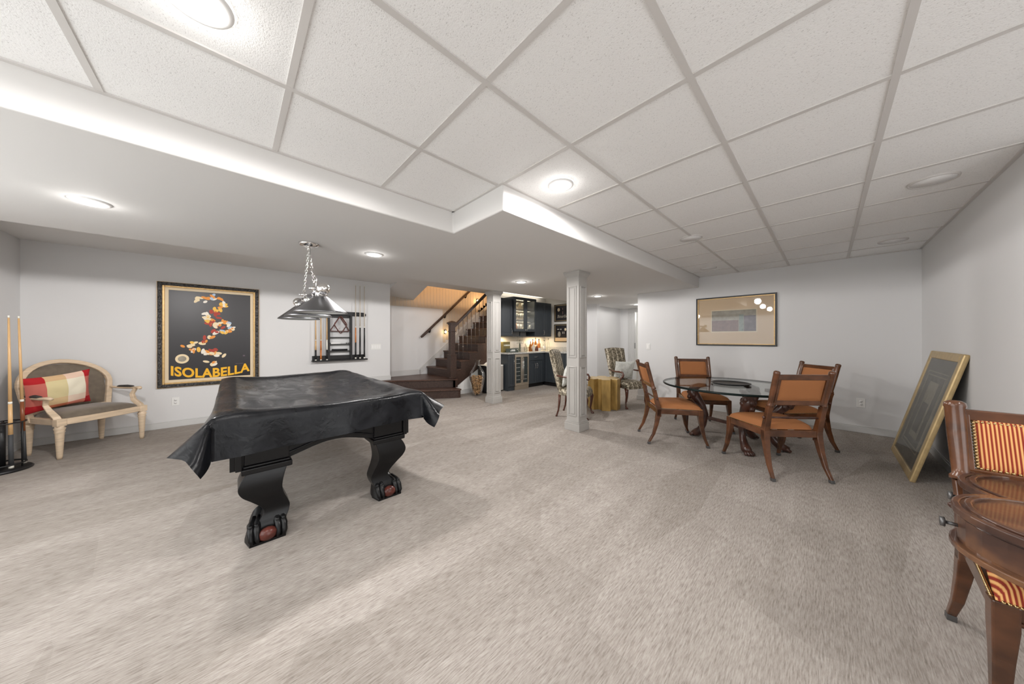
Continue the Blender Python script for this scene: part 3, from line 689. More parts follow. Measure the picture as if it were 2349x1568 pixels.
def bottle(x, y, h, r, m, cap, label, sq=False, lab=None):
    t = thing('bottle', label, 'bottle', (x, y, .92), random.uniform(-.3, .3), 'bottles on the bar counter')
    if sq:
        MB().sweep([(0, 0, 0), (0, 0, h*.62), (0, 0, h*.72), (0, 0, h*.74), (0, 0, h*.93)], [(r, r*.8), (r, r*.8), (r*.4, r*.4), (r*.32, r*.32), (r*.32, r*.32)], square=True, ref='z').build('body', m, t, bevel=.004)
    else:
        MB().lathe([(r*.95, 0), (r, .01), (r, h*.55), (r*.8, h*.65), (r*.33, h*.74), (r*.3, h*.93)], 14).build('body', m, t)
    MB().lathe([(r*.36, h*.93), (r*.38, h)], 10).build('cap', cap, t)
    if lab: MB().lathe([(r*1.02, h*.15), (r*1.02, h*.45)], 14).build('label', lab, t)
bspec = [(5.47, -5.50, .30, .022, 'greybox', 'cueblack', 'tall slim dark bottle just right of the sign', 0, None),
 (5.64, -5.44, .17, .045, 'glass', 'glass', 'low clear glass decanter standing before the taller bottles', 0, None),
 (5.70, -5.52, .20, .04, 'glass', 'chrome', 'clear decanter behind the low one', 0, None),
 (5.82, -5.46, .19, .03, 'amber', 'amber', 'square amber bottle leading the bottle row', 1, None),
 (5.88, -5.50, .26, .036, 'amber', 'black', 'amber bottle with dark cap and pale label', 0, 'whitelabelglint'),
 (5.94, -5.44, .23, .038, 'whitelabelglint', 'black', 'stout cream bottle with a black cap', 0, None),
 (5.99, -5.52, .32, .034, 'amber', 'black', 'tall bottle with a long black neck', 0, 'cream'),
 (6.04, -5.42, .15, .034, 'ball', 'white', 'small dark red jar bottle at the counter front', 0, None),
 (6.08, -5.50, .36, .036, 'amber', 'black', 'tallest golden bottle of the row', 0, 'cream'),
 (6.15, -5.44, .31, .038, 'cueorange', 'black', 'bright orange bottle near the corner', 1, None),
 (6.22, -5.50, .33, .036, 'whitelabelglint', 'black', 'white bottle with a dark cap in the corner', 0, None),
 (6.33, -5.40, .29, .036, 'glass', 'black', 'clear bottle with a dark stopper past the corner', 0, 'white'),
 (6.36, -5.28, .34, .034, 'glass', 'pewter', 'last clear bottle nearest the framed chalk pictures', 0, None)]
for y, x, h, r, mm, cp, lb, sq, la in bspec: bottle(x, y, h, r, mm, cp, lb+' on the bar', sq, la)
o = tag(MB().lathe([(.03, 0), (.036, .01), (.038, .075), (.034, .085)], 12).build('candle_jar', 'white'), 'small white jar standing at the front of the bar bottles', 'jar'); o.location = (-5.30, 6.02, .92)
# chalk pictures over the corner counter
def chalk(z0, z1, label, kind):
    t = thing('chalk_picture', label, 'picture', (-5.34, 6.718, 0))
    W = .62
    fr = MB(); fw = .022
    for a0, a1, c0, c1 in ((0, fw, z0, z1), (W-fw, W, z0, z1), (fw, W-fw, z0, z0+fw), (fw, W-fw, z1-fw, z1)): fr.box(a0, a1, -.025, 0, c0, c1)
    fr.build('frame', 'black', t, bevel=.003)
    g = MB(); k = .012
    for a0, a1, c0, c1 in ((fw, fw+k, z0+fw, z1-fw), (W-fw-k, W-fw, z0+fw, z1-fw), (fw+k, W-fw-k, z0+fw, z0+fw+k), (fw+k, W-fw-k, z1-fw-k, z1-fw)): g.box(a0, a1, -.019, 0, c0, c1)
    g.build('inner_frame', 'gold2', t)
    MB().box(fw+k, W-fw-k, -.010, 0, z0+fw+k, z1-fw-k).build('board', 'posterblack', t)
    if kind == 0:
        MB().ball((.15, -.011, z1-.15), (.045, .003, .05), 12).build('painted_spot', 'cream', t)
        MB().ball((.29, -.011, z1-.13), (.014, .002, .03), 8).ball((.29, -.011, z1-.24), (.012, .002, .05), 8).build('painted_glass', 'mauve', t)
        lettering('Bourbon', .12, 'lettering', 'sand', t, Tm((.31, -.011, z0+.11), pi/2, 0, 0), offset=.0005, shear=.25)
    else:
        MB().box(fw+k, W-fw-k, -.0115, 0, z0+fw+k, z0+.12).build('painted_bar', 'tanmat', t)
        MB().ball((.17, -.011, z0+.22), (.05, .002, .08), 12).build('painted_cluster', 'sand', t)
        MB().box(.10, .17, -.0115, 0, z1-.15, z1-.135).box(.21, .245, -.0115, 0, z1-.16, z1-.13).box(.28, .295, -.0115, 0, z1-.27, z1-.21).box(.33, .345, -.0115, 0, z1-.27, z1-.21).build('chalk_mark', 'whitelabelglint', t)
        MB().ball((.38, -.011, z1-.15), (.035, .003, .04), 12).build('painted_spot', 'cream', t)
chalk(1.73, 2.215, 'upper framed black picture with chalk script over the bar corner', 0)
chalk(1.16, 1.66, 'lower framed black picture with a gold band over the bar corner', 1)

# glass vase of corks
t = thing('glass_jug', 'tall clear glass jug with a loop handle standing on the carpet by the stairs', 'jug', (-5.34, 3.97, 0))
prof = [(.09, 0), (.105, .01), (.125, .12), (.16, .30), (.175, .42), (.165, .50), (.12, .58), (.07, .65), (.052, .70), (.05, .74), (.075, .79)]
MB().lathe([(.0, .002)]+prof, 32, cap=False).build('body', 'glass', t)
MB().sweep([(.05*sin(a)+.06+.0, .0+.05*0, .72-.0) if False else (.045+.075*sin(a), .0, .66+.10*cos(a)) for a in [k*pi/8 for k in range(9)]], .009, 8).build('handle', 'glass', t)
ck = MB(); placed = 0
def jr(z):
    for (r0, z0), (r1, z1) in zip(prof, prof[1:]):
        if z0 <= z <= z1: return r0+(r1-r0)*(z-z0)/(z1-z0)
    return .1
while placed < 520:
    z = .035+random.random()*.39; rr_ = jr(z)-.035
    a = random.random()*2*pi; q = rr_*sqrt(random.uniform(.35, 1))
    p = Vector((q*cos(a), q*sin(a), z)); d_ = Vector((random.gauss(0, 1), random.gauss(0, 1), random.gauss(0, .7))).normalized()*.021
    ck.sweep([p-d_, p+d_], .0115, 6); placed += 1
o = ck.build('wine_corks', 'cork', fixn=False); o.location = (-5.34, 3.97, 0); tag(o, 'mass of wine corks filling the tall glass jug', 'corks', None, 'stuff')

# ------------------------------------------------------------------ switches and outlets
def plate(name, label, cat, loc, rz, w_, h_, kind):
    t = thing(name, label, cat, loc, rz)
    MB().box(-w_/2, w_/2, -.006, 0, -h_/2, h_/2).build('cover_plate', 'white', t, bevel=.002)
    if kind == 'outlet':
        for dz in (-.02, .02):
            MB().lathe([(.016, 0), (.016, .003)], 12, T=Tm((0, -.006, dz), pi/2)).build('socket', 'trimring', t)
            MB().box(-.007, -.005, -.0095, -.009, dz-.006, dz+.006).box(.005, .007, -.0095, -.009, dz-.006, dz+.006).build('slot', 'pewter', t)
    else:
        n = kind
        for k in range(n):
            x = (k-(n-1)/2)*.046
            MB().box(x-.016, x+.016, -.010, -.005, -.033, .033).build('rocker', 'trimring', t, bevel=.002)
plate('light_switch', 'four gang white switch plate on the left wall near the stairs', 'switch', (XW, 2.17, 1.09), pi/2, .20, .115, 4)
plate('wall_outlet', 'white outlet on the left wall below the poster', 'outlet', (XW, -.585, .365), pi/2, .075, .115, 'outlet')
plate('wall_outlet', 'white outlet low on the back wall behind the dining chairs', 'outlet', (.316, YB, .40), 0, .08, .12, 'outlet')
plate('light_switch', 'single white switch at the left end of the back wall', 'switch', (-2.487, YB, 1.10), 0, .075, .12, 1)

# ------------------------------------------------------------------ poster
t = thing('framed_poster', 'large framed black poster with yellow lettering on the left wall', 'poster', (XW, 0, 0))
y0, y1, z0, z1 = -.757, .325, .567, 2.062
def ring(parent, name, m, o, i, d0, d1, bv=.003):
    b = MB()
    b.box(d0, d1, y0+o, y0+i, z0+o, z1-o).box(d0, d1, y1-i, y1-o, z0+o, z1-o).box(d0, d1, y0+i, y1-i, z0+o, z0+i).box(d0, d1, y0+i, y1-i, z1-i, z1-o)
    return b.build(name, m, parent, bevel=bv)
ring(t, 'frame', 'ornate', .004, .050, 0, .040, .008); ring(t, 'gilt_edge', 'goldleaf', 0, .006, 0, .028, .001); ring(t, 'inner_frame', 'goldleaf', .048, .072, 0, .034, .006); ring(t, 'mat', 'cream', .070, .108, 0, .018, .001)
orn = MB()
for k in range(17):
    z = z0+.06+k*(z1-z0-.12)/16
    for y in (y0+.027, y1-.027): orn.ball((.040, y, z), (.006, .014, .03), 8)
for k in range(12):
    y = y0+.07+k*(y1-y0-.14)/11
    for z in (z0+.027, z1-.027): orn.ball((.040, y, z), (.006, .03, .014), 8)
orn.build('frame_carving', 'ornate', t)
MB().box(.0, .010, y0+.108, y1-.108, z0+.108, z1-.108).build('print', 'posterblack', t)
cyp = (y0+y1)/2
def arc(x, y, z): return (x*1.0, y+x*x*.22, z)
lettering('ISOLABELLA', .185, 'lettering', 'yellow', t, Tm((.0115, cyp, .683), pi/2, 0, pi/2), offset=.0060, warp=lambda x, y, z: (x*.82, y+x*x*.24, z), spacing=1.03)
# abstract cluster of cream, orange and red shapes: a plain stand-in for the printed figure
blobm = {}
for nm, colr in (('cream_blob', (.85, .70, .45)), ('orange_blob', (.80, .30, .05)), ('red_blob', (.42, .05, .03)), ('white_blob', (.85, .80, .70)), ('blue_blob', (.42, .55, .70)), ('gold_blob', (.85, .50, .08))):
    M[nm] = mat(nm, colr, .6)
path = [(-.16, 1.84), (-.05, 1.89), (.10, 1.86), (.14, 1.76), (.02, 1.66), (-.08, 1.58), (.0, 1.48), (.16, 1.52), (.20, 1.40), (.06, 1.36), (-.02, 1.24), (-.16, 1.22), (-.26, 1.14), (-.12, 1.06), (.02, 1.02), (.12, .98), (.02, .90), (-.06, .86)]
rng = random.Random(5)
for nm in ('cream_blob', 'orange_blob', 'red_blob', 'white_blob', 'blue_blob', 'gold_blob'):
    b = MB()
    for k in range({'cream_blob': 26, 'orange_blob': 22, 'red_blob': 18, 'white_blob': 18, 'blue_blob': 5, 'gold_blob': 14}[nm]):
        s = rng.random()*(len(path)-1); i = int(s); fct = s-i
        py = path[i][0]*(1-fct)+path[i+1][0]*fct+rng.gauss(0, .022); pz = path[i][1]*(1-fct)+path[i+1][1]*fct+rng.gauss(0, .022)
        if nm == 'red_blob': py *= .5; pz = 1.35+(pz-1.35)*.6
        a = rng.random()*pi; ra, rb = rng.uniform(.024, .046), rng.uniform(.014, .024)
        b.add([(.0104+.0003*rng.random(), cyp+.0+py+ra*cos(q)*cos(a)-rb*sin(q)*sin(a), pz+ra*cos(q)*sin(a)+rb*sin(q)*cos(a)) for q in [2*pi*j/10 for j in range(10)]], [tuple(range(10))])
    tag(b.build('printed_shape', nm, t, fixn=False), None, None, kind='stuff')
MB().add([(.0108, cyp-.305+.068*cos(q), .970+.068*sin(q)) for q in [2*pi*j/24 for j in range(24)]], [tuple(range(24))]).build('printed_seal', 'cream_blob', t, fixn=False)
MB().add([(.0112, cyp-.305+.042*cos(q), .970+.040*sin(q)) for q in [2*pi*j/24 for j in range(24)]], [tuple(range(24))]).build('seal_centre', 'sand', t, fixn=False)
MB().box(.010, .0108, cyp+.26, cyp+.35, .865, .872).box(.010, .0108, cyp+.345, cyp+.37, .98, 1.0).build('signature', 'plum', t)

# picture on the back wall
t = thing('framed_print', 'wide black framed abstract print with a tan mat on the back wall', 'picture', (0, YB, 0))
x0, x1, z0, z1 = -1.624, -.528, 1.14, 1.978
b = MB(); k = .022
b.box(x0, x0+k, -.03, 0, z0, z1).box(x1-k, x1, -.03, 0, z0, z1).box(x0+k, x1-k, -.03, 0, z0, z0+k).box(x0+k, x1-k, -.03, 0, z1-k, z1).build('frame', 'black', t, bevel=.002)
b = MB(); q = .034
b.box(x0+k, x0+q, -.022, 0, z0+k, z1-k).box(x1-q, x1-k, -.022, 0, z0+k, z1-k).box(x0+q, x1-q, -.022, 0, z0+k, z0+q).box(x0+q, x1-q, -.022, 0, z1-q, z1-k).build('gilt_fillet', 'goldleaf', t)
MB().box(x0+q, x1-q, -.008, 0, z0+q, z1-q).build('mat', 'tanmat', t)
MB().box(-1.40, -.765, -.010, 0, 1.365, 1.755).build('inner_mat', 'cream', t)
a = MB().box(-1.385, -.78, -.012, 0, 1.385, 1.738).build('print', 'sand', t)
MB().box(-1.385, -1.01, -.013, 0, 1.385, 1.57).build('ink_patch', 'mauve', a)
MB().box(-.935, -.78, -.013, 0, 1.385, 1.64).build('ink_patch', 'plum', a)
MB().box(-1.0, -.94, -.013, 0, 1.385, 1.66).build('ink_patch', 'sage', a)
M['picglass'] = thin('picture_glass', (.99, .99, .99), .9)
MB().box(x0+k, x1-k, -.020, -.018, z0+k, z1-k).build('glazing', 'picglass', t)

# leaning framed print
t = thing('leaning_frame', 'large brass framed dark print leaning against the right wall', 'picture', (.50, 0, 0))
lean = atan2(.275, 1.15); H_ = 1.17
T = Tm((0, 4.36, 0.0)) @ Matrix.Rotation(lean, 4, 'Y')
b = MB(); wd = 1.12; k = .075
b.box(-.0, .035, 0, k, 0, H_, T).box(0, .035, wd-k, wd, 0, H_, T).box(0, .035, k, wd-k, 0, k, T).box(0, .035, k, wd-k, H_-k, H_, T)
b.build('frame', 'gold2', t, bevel=.010)
MB().box(.012, .03, k, wd-k, k, H_-k, T).build('mat', 'leanprint', t)
b = MB()
for o_, i_ in ((.20, .208), (.235, .245)):
    b.box(.009, .014, o_, i_, o_, H_-o_, T).box(.009, .014, wd-i_, wd-o_, o_, H_-o_, T).box(.009, .014, i_, wd-i_, o_, i_, T).box(.009, .014, i_, wd-i_, H_-i_, H_-o_, T)
b.build('mat_line', 'sand', t)
MB().box(.010, .014, .40, .72, .30, .87, T).build('print', 'sand', t)
MB().box(.0085, .014, .45, .67, .36, .66, T).build('print_plate', 'leanprint', t)
M['darkglass'] = thin('framed_glass', (.93, .93, .92), .35)
MB().box(.003, .005, k, wd-k, k, H_-k, T).build('glazing', 'darkglass', t)

# ------------------------------------------------------------------ pool table
PX0, PX1, PY0, PY1, PZ = -4.58, -2.36, -.07, 1.155, .815
pt = thing('pool_table', 'black pool table on carved claw feet in the middle of the room', 'pool table', ((PX0+PX1)/2, (PY0+PY1)/2, 0))
ox, oy = (PX0+PX1)/2, (PY0+PY1)/2; hx, hy = (PX1-PX0)/2, (PY1-PY0)/2
MB().box(-hx+.015, hx-.015, -hy+.015, hy-.015, .70, PZ-.075).build('slate_bed', 'poolblack', pt)
rl = MB().box(-hx, hx, -hy, -hy+.13, .71, PZ-.012).box(-hx, hx, hy-.13, hy, .71, PZ-.012).box(-hx, -hx+.13, -hy+.13, hy-.13, .71, PZ-.012).box(hx-.13, hx, -hy+.13, hy-.13, .71, PZ-.012)
rl.build('rail', 'poolblack', pt, bevel=.012)
def apron(T, half, nm):
    pts = []
    for k in range(25):
        s = -half+2*half*k/24; q = abs(s)/half
        pts.append((s, .465 if q > .70 else .465+.075*(.5+.5*cos(pi*q/.70))))
    v = []; n = len(pts)
    for d_ in (0, .03):
        for (s, z) in pts: v.append((s, d_, z))
        for (s, z) in pts: v.append((s, d_, .71))
    f = []
    for i in range(n-1):
        f += [(i, i+1, n+i+1, n+i), (2*n+i, 3*n+i, 3*n+i+1, 2*n+i+1), (i, 2*n+i, 2*n+i+1, i+1), (n+i, n+i+1, 3*n+i+1, 3*n+i)]
    f += [(0, n, 3*n, 2*n), (n-1, 3*n-1, 4*n-1, 2*n-1)]
    a = MB().add(v, f, False, T).build('apron', 'poolblack', pt, bevel=.002, seg=1)
    e = MB().sweep([tuple(T @ Vector((s, -.006, z+.035))) for s, z in pts if abs(s) < half*.74], .006, 6); e.build('apron_bead', 'poolblack', a)
apron(Tm((hx-.085, 0, 0), 0, 0, pi/2), hy-.06, ''); apron(Tm((-hx+.085, 0, 0), 0, 0, -pi/2), hy-.06, '')
apron(Tm((0, -hy+.085, 0)), hx-.06, ''); apron(Tm((0, hy-.085, 0), 0, 0, pi), hx-.06, '')
# leg: S-curved slab, claw and ball foot
lg_pts = []; lg_r = []
for z, off, s in ((.44, .0, .100), (.40, .015, .106), (.35, .025, .108), (.30, .018, .098), (.25, -.005, .082), (.20, -.030, .070), (.16, -.042, .066), (.12, -.030, .072), (.085, -.008, .082), (.05, .010, .085)):
    lg_pts.append((.25*off, -off*1.25, z)); lg_r.append((s*.85, s))
for sx in (1, -1):
    for sy in (1, -1):
        bx, by = sx*(hx-.155), sy*(hy-.235)
        T = Matrix.Translation((bx, by, 0)) @ Matrix.Diagonal((sx, -sy, 1, 1))
        b = MB(); pts = [Vector(p) for p in lg_pts]
        # refine section count by smooth interpolation
        P2 = []; R2 = []
        def cr(a, b, c, d, t): return .5*((2*b)+(-a+c)*t+(2*a-5*b+4*c-d)*t*t+(-a+3*b-3*c+d)*t**3)
        for i in range(len(pts)-1):
            i0, i3 = max(0, i-1), min(len(pts)-1, i+2)
            for q in range(6):
                f_ = q/6; P2.append(Vector([cr(pts[i0][c_], pts[i][c_], pts[i+1][c_], pts[i3][c_], f_) for c_ in range(3)])); R2.append(tuple(cr(lg_r[i0][c_], lg_r[i][c_], lg_r[i+1][c_], lg_r[i3][c_], f_) for c_ in (0, 1)))
        P2.append(pts[-1]); R2.append(lg_r[-1])
        b.sweep(P2, R2, square=True, ref='z', T=T)
        lg = b.build('leg', 'poolblack', pt, bevel=.008)
        MB().box(-.115, .115, -.125, .125, .44, .475, T).box(-.105, .105, -.115, .115, .475, .49, T).build('leg_cap', 'poolblack', lg, bevel=.006)
        MB().box(-.09, .09, -.11, .11, .49, .71, T).build('leg_block', 'poolblack', lg, bevel=.004)
        tb = MB()
        tb.grid(lambda u, v: (-.075+.20*v, (2*u-1)*(.088+.020*sin(pi*v)), .012+(.120*(1-v)**1.3+.030)*(max(0, 1-abs(2*u-1)**3.2))**.5), 14, 12, T=T)
        tb.prism([(-.075, -.088), (-.075, .088), (.03, .108), (.125, .088), (.125, -.088), (.03, -.108)], 0, .014, T=T)
        for dy in (-.082, -.052, .052, .082):
            q_ = .018 if abs(dy) > .06 else .020
            tb.sweep([(-.01, dy*.75, .118), (.05, dy*.95, .100), (.092, dy*1.02, .072), (.118, dy*1.0, .034), (.122, dy*.92, .010)], [.014, q_, q_, .015, .007], 10, T=T)
            tb.ball((.066, dy*1.0, .098), (.022, .017, .014), 8, T=T)
        tb.build('claw', 'poolblack', lg, fixn=False)
        MB().ball((.102, 0, .043), (.040, .050, .040), 16, T=T).build('ball', 'ball', lg)
# cover
cv = MB(); LO = .215; ov = hx+.012; ow = hy+.012
def coverpt(u, v):
    # u,v sheet coordinates measured from the table centre
    a = max(0, abs(u)-ov); b = max(0, abs(v)-ow); su = 1 if u >= 0 else -1; sv = 1 if v >= 0 else -1
    x = max(-ov, min(ov, u)); y = max(-ow, min(ow, v))
    nz = noise.noise(Vector((u*2.2, v*2.6, 1.3)))*.008+noise.noise(Vector((u*7, v*9, 4.3)))*.003
    if a == 0 and b == 0:
        du, dv = ov-abs(u), ow-abs(v); d_ = min(du, dv)
        sag = -.040*(1-exp(-max(0, d_-.11)/.10)) if d_ > .11 else 0
        edge = -.006*exp(-(d_/.02))
        cor = .020*exp(-((du-.10)**2+(dv-.10)**2)/.012)
        midp = .012*exp(-((u)**2+(dv-.09)**2)/.01)
        return (x, y, PZ+.004+sag+edge+cor+midp+nz)
    r = hypot(a, b); th = atan2(b, a)
    if a > 0 and b > 0:
        t_ = th/(pi/2)
        if su > 0:
            ph = radians(90)*(t_**3.2)
            fl = radians(6+(40 if sv < 0 else 52)*min(1, t_*1.5)**1.1 - (0 if sv < 0 else 14*sin(pi*t_)))
            dx_, dy_ = cos(ph), sin(ph)
        else:
            fl = radians(6); dx_, dy_ = cos(th), sin(th)
        rip = 1+.10*sin(th*9)*min(1, r/.15)
        out = r*sin(fl)*rip+.004; z = PZ-.004-r*cos(fl)
        return (x+su*dx_*out, y+sv*dy_*out, z+nz)
    s = v if a > 0 else u; q = r
    flare = radians(5)
    if b > 0: flare = radians(6+(40 if sv < 0 else 52)*exp(-((ov-u)/.30)**2))
    wv = .012*sin(s*9+1.1)*q/LO+.006*sin(s*23)*q/LO
    out = q*sin(flare)+.006+wv*.8
    z = PZ-.004-q*cos(flare)+.010*sin(s*3.1)*q/LO
    if a > 0: return (x+su*out, y, z+nz*.4)
    return (x, y+sv*out, z+nz*.4)
us = [-ov-LO+LO*k/9 for k in range(9)]+[-ov+2*ov*k/110 for k in range(111)]+[ov+LO*(k+1)/9 for k in range(9)]
vs = [-ow-LO+LO*k/9 for k in range(9)]+[-ow+2*ow*k/66 for k in range(67)]+[ow+LO*(k+1)/9 for k in range(9)]
cv.add([coverpt(u, v) for v in vs for u in us], [(j*len(us)+i, j*len(us)+i+1, (j+1)*len(us)+i+1, (j+1)*len(us)+i) for j in range(len(vs)-1) for i in range(len(us)-1)], True)
o = cv.build('pool_table_cover', 'vinyl', fixn=False); o.location = (ox, oy, 0)
tag(o, 'black vinyl dust cover draped over the pool table with hanging corners', 'cover')

# pendant lamp over the table
t = thing('billiard_pendant', 'three shade gunmetal pendant hanging on chains over the covered pool table', 'pendant lamp', (-3.45, .544, 0))
MB().lathe([(.0, SO-.035), (.03, SO-.034), (.07, SO-.022), (.083, SO-.006), (.083, SO-.0005)], 32).build('canopy', 'chrome', t)
MB().lathe([(.012, SO-.06), (.016, SO-.05), (.010, SO-.03)], 12).build('hook', 'chrome', t)
ZB = 1.672
MB().cyl((-.60, 0, ZB), (.60, 0, ZB), .021, 14).build('bar', 'shade', t)
for x in (-.62, .62):
    e = MB().ball((x, 0, ZB), (.05, .05, .048), 20).lathe([(.03, ZB-.0), (.034, ZB)], 12, (x-.05 if x > 0 else x+.05, 0)); e.build('end_ball', 'chrome', t)
for x in (-.55, 0, .55):
    sh = MB(); n = 48
    sh.lathe([(.035, 1.622), (.05, 1.612), (.185, 1.492), (.192, 1.484), (.192, 1.478), (.183, 1.484), (.045, 1.606), (.032, 1.612)], n, (x, 0), cap=False)
    s_ = sh.build('shade', 'shade', t)
    MB().lathe([(.180, 1.4825), (.044, 1.604)], n, (x, 0), cap=False).build('shade_lining', 'shadein', s_, fixn=False)
    fi = MB().lathe([(.036, 1.615), (.04, 1.63), (.03, 1.66), (.034, 1.672), (.018, 1.678)], 20, (x, 0))
    for k in range(10):
        a = 2*pi*k/10; fi.cyl((x+.040*cos(a), .040*sin(a), 1.614), (x+.034*cos(a), .034*sin(a), 1.668), .006, 6)
    fi.build('fitter', 'chrome', s_)
    MB().lathe([(.012, 1.60), (.026, 1.585), (.03, 1.555), (.02, 1.53), (.0, 1.524)], 14, (x, 0)).build('bulb', 'white', s_)
for x in (-.27, .27):
    MB().lathe([(.012, ZB-.03), (.022, ZB-.02), (.024, ZB), (.012, ZB+.02), (.012, ZB+.028), (.034, ZB+.04), (.034, ZB+.05), (.010, ZB+.066), (.006, ZB+.08)], 14, (x, 0)).ball((x, .033, ZB+.045), .011, 8).ball((x, -.033, ZB+.045), .011, 8).build('finial', 'chrome', t)
    a0 = Vector((x, 0, ZB+.075)); a1 = Vector((0, 0, SO-.052)); nl = 17
    ch = MB(); dv_ = (a1-a0)/nl; dn = dv_.normalized(); sx_ = dn.cross(Vector((0, 1, 0))).normalized(); sy_ = dn.cross(sx_)
    for k in range(nl):
        c_ = a0+dv_*(k+.5); s1 = sx_ if k % 2 else sy_
        ch.sweep([tuple(c_+dn*(dv_.length*.62)*cos(q)+s1*.0095*sin(q)) for q in [2*pi*j/10 for j in range(10)]], .0028, 5, closed=True)
    ch.build('chain', 'chrome', t)
MB().sweep([(.28, .01, ZB+.06), (.24, .02, ZB+.14), (.13, -.012, ZB+.29), (.02, .008, SO-.05)], .004, 6).build('cord', 'chrome', t)

# ------------------------------------------------------------------ cue rack on the wall
t = thing('cue_rack', 'black wall rack with shelves for cues and racking triangles left of the stairs', 'cue rack', (XW+.002, 0, 0))
y0, y1 = 1.055, 1.945; b0, b1 = 1.30, 1.68
b = MB().box(0, .05, y0, y1, .865, .945).build('lower_board', 'black', t, bevel=.004)
MB().box(0, .115, y0-.01, y1+.03, .84, .865).build('ledge', 'black', t, bevel=.006)
MB().box(0, .05, y0, y1, 1.70, 1.775).build('upper_board', 'black', t, bevel=.004)
MB().box(0, .085, b0-.01, b0+.025, .865, 1.70).build('side_panel', 'black', t); MB().box(0, .085, b1-.012, b1+.02, .865, 1.70).build('side_panel', 'black', t)
MB().box(0, .02, b0, b1, 1.655, 1.70).build('cross_rail', 'black', t)
for z in (1.015, 1.145, 1.275): MB().box(0, .085, b0+.025, b1-.012, z, z+.016).build('shelf', 'black', t)
for y in (1.12, 1.20, 1.28, 1.76, 1.84, 1.92): MB().box(.05, .07, y-.035, y-.02, 1.71, 1.75).box(.05, .07, y+.02, y+.035, 1.71, 1.75).build('cue_clip', 'black', t)
def cue(name, x, y, z0, h, butt, wrap, label, group, lean=(0, 0), shaft='cueshaft', thing_rest=None):
    c = thing(name, label, 'pool cue', (x, y, z0), 0, group)
    lx, ly = lean
    def P(f_): return (lx*f_, ly*f_, h*f_)
    MB().cyl(P(0), P(.02), .0155, 12).build('bumper', 'ivory', c)
    MB().cyl(P(.02), P(.22), .0150, 12, .0140).build('wrap', wrap, c)
    MB().cyl(P(.22), P(.42), .0140, 12, .0115).build('butt', butt, c)
    MB().cyl(P(.42), P(.435), .0120, 12).build('joint_ring', 'ivory', c)
    MB().cyl(P(.435), P(.985), .0112, 10, .0062).build('shaft', shaft, c)
    MB().cyl(P(.985), P(1), .0064, 8).build('tip', 'ivory', c)
for y, bt, wr_, lb in ((1.76, 'cueorange', 'cueblack', 'cue with an orange butt, first of three on the right of the wall rack'), (1.84, 'cueblack', 'cueblack', 'black butt cue in the middle of three on the right of the wall rack'), (1.92, 'cueblack', 'cueblack', 'black butt cue at the right end of the wall rack')):
    cue('pool_cue', XW+.085, y, .865, 1.45, bt, wr_, lb, 'cues in the wall rack')
for y, bt, wr_, lb in ((1.10, 'cuemaple', 'cueblack', 'short cue with a black grip at the left end of the wall rack'), (1.18, 'cueorange', 'cueorange', 'short reddish brown cue, second from the left end of the wall rack'), (1.275, 'ivory', 'cueblack', 'short inlaid black cue beside the shelves of the wall rack')):
    cue('pool_cue', XW+.085, y, .865, .86, bt, wr_, lb, 'short cues in the wall rack', shaft='cuemaple')
def rackshape(name, pts, m, label):
    P = [Vector(p) for p in pts]; out = []
    for i in range(len(P)):
        a, b_, c_ = P[i-1], P[i], P[(i+1) % len(P)]
        out += [b_+(a-b_).normalized()*.03, b_+((a-b_).normalized()+(c_-b_).normalized())*.008, b_+(c_-b_).normalized()*.03]
    o = MB().sweep([(0, p.x, p.y) for p in out], [(.022, .0065)]*len(out), square=True, closed=True).build(name, m, bevel=.002)
    return tag(o, label, 'ball rack', 'ball racks on the wall rack')
o = rackshape('triangle_rack', [(-.165, -.13), (.165, -.13), (0, .145)], 'ball', 'dark wooden triangle ball rack hanging in the wall rack'); o.location = (XW+.062, 1.49, 1.53)
o = rackshape('diamond_rack', [(-.11, .01), (0, .185), (.11, .01), (0, -.165)], 'ball', 'diamond ball rack hanging behind the triangle on the wall rack'); o.location = (XW+.115, 1.49, 1.51)
tag(MB().cyl((XW+.06, 1.36, 1.049), (XW+.06, 1.62, 1.049), .017, 10).build('table_brush', 'black'), 'black brush lying on the lowest shelf of the wall rack', 'brush')
tag(MB().box(XW+.02, XW+.07, 1.34, 1.50, 1.161, 1.185).build('chalk_tray', 'white'), 'small pale tray on the second shelf of the wall rack', 'tray')
for y in (1.60, 1.64):
    tag(MB().box(XW+.03, XW+.05, y, y+.022, 1.161, 1.183).build('chalk_cube', 'pewter'), 'small dark chalk cube on the %s of the second rack shelf' % ('left' if y < 1.62 else 'right end'), 'chalk', 'chalk cubes')

# floor cue stand in the left corner
cx_, cy_ = -5.40, -1.60
t = thing('cue_stand', 'round black floor stand holding pool cues at the left edge', 'cue stand', (cx_, cy_, 0))
MB().lathe([(.166, 0), (.170, .012), (.155, .028), (.05, .034)], 40).build('base', 'black', t)
MB().lathe([(.025, .03), (.025, .46)], 16).build('post', 'black', t)
MB().sweep([(.128*cos(a), .128*sin(a), .065) for a in [2*pi*k/32 for k in range(32)]], .008, 8, closed=True).build('lower_ring', 'black', t)
MB().sweep([(.128*cos(a), .128*sin(a), .46) for a in [2*pi*k/32 for k in range(32)]], .006, 8, closed=True).build('upper_ring', 'black', t)
sp_ = MB()
for k in range(6):
    a = 2*pi*k/6+.2; sp_.cyl((.02*cos(a), .02*sin(a), .46), (.128*cos(a), .128*sin(a), .46), .004, 6); sp_.cyl((.128*cos(a), .128*sin(a), .03), (.128*cos(a), .128*sin(a), .46), .006, 6)
sp_.build('spoke', 'black', t)
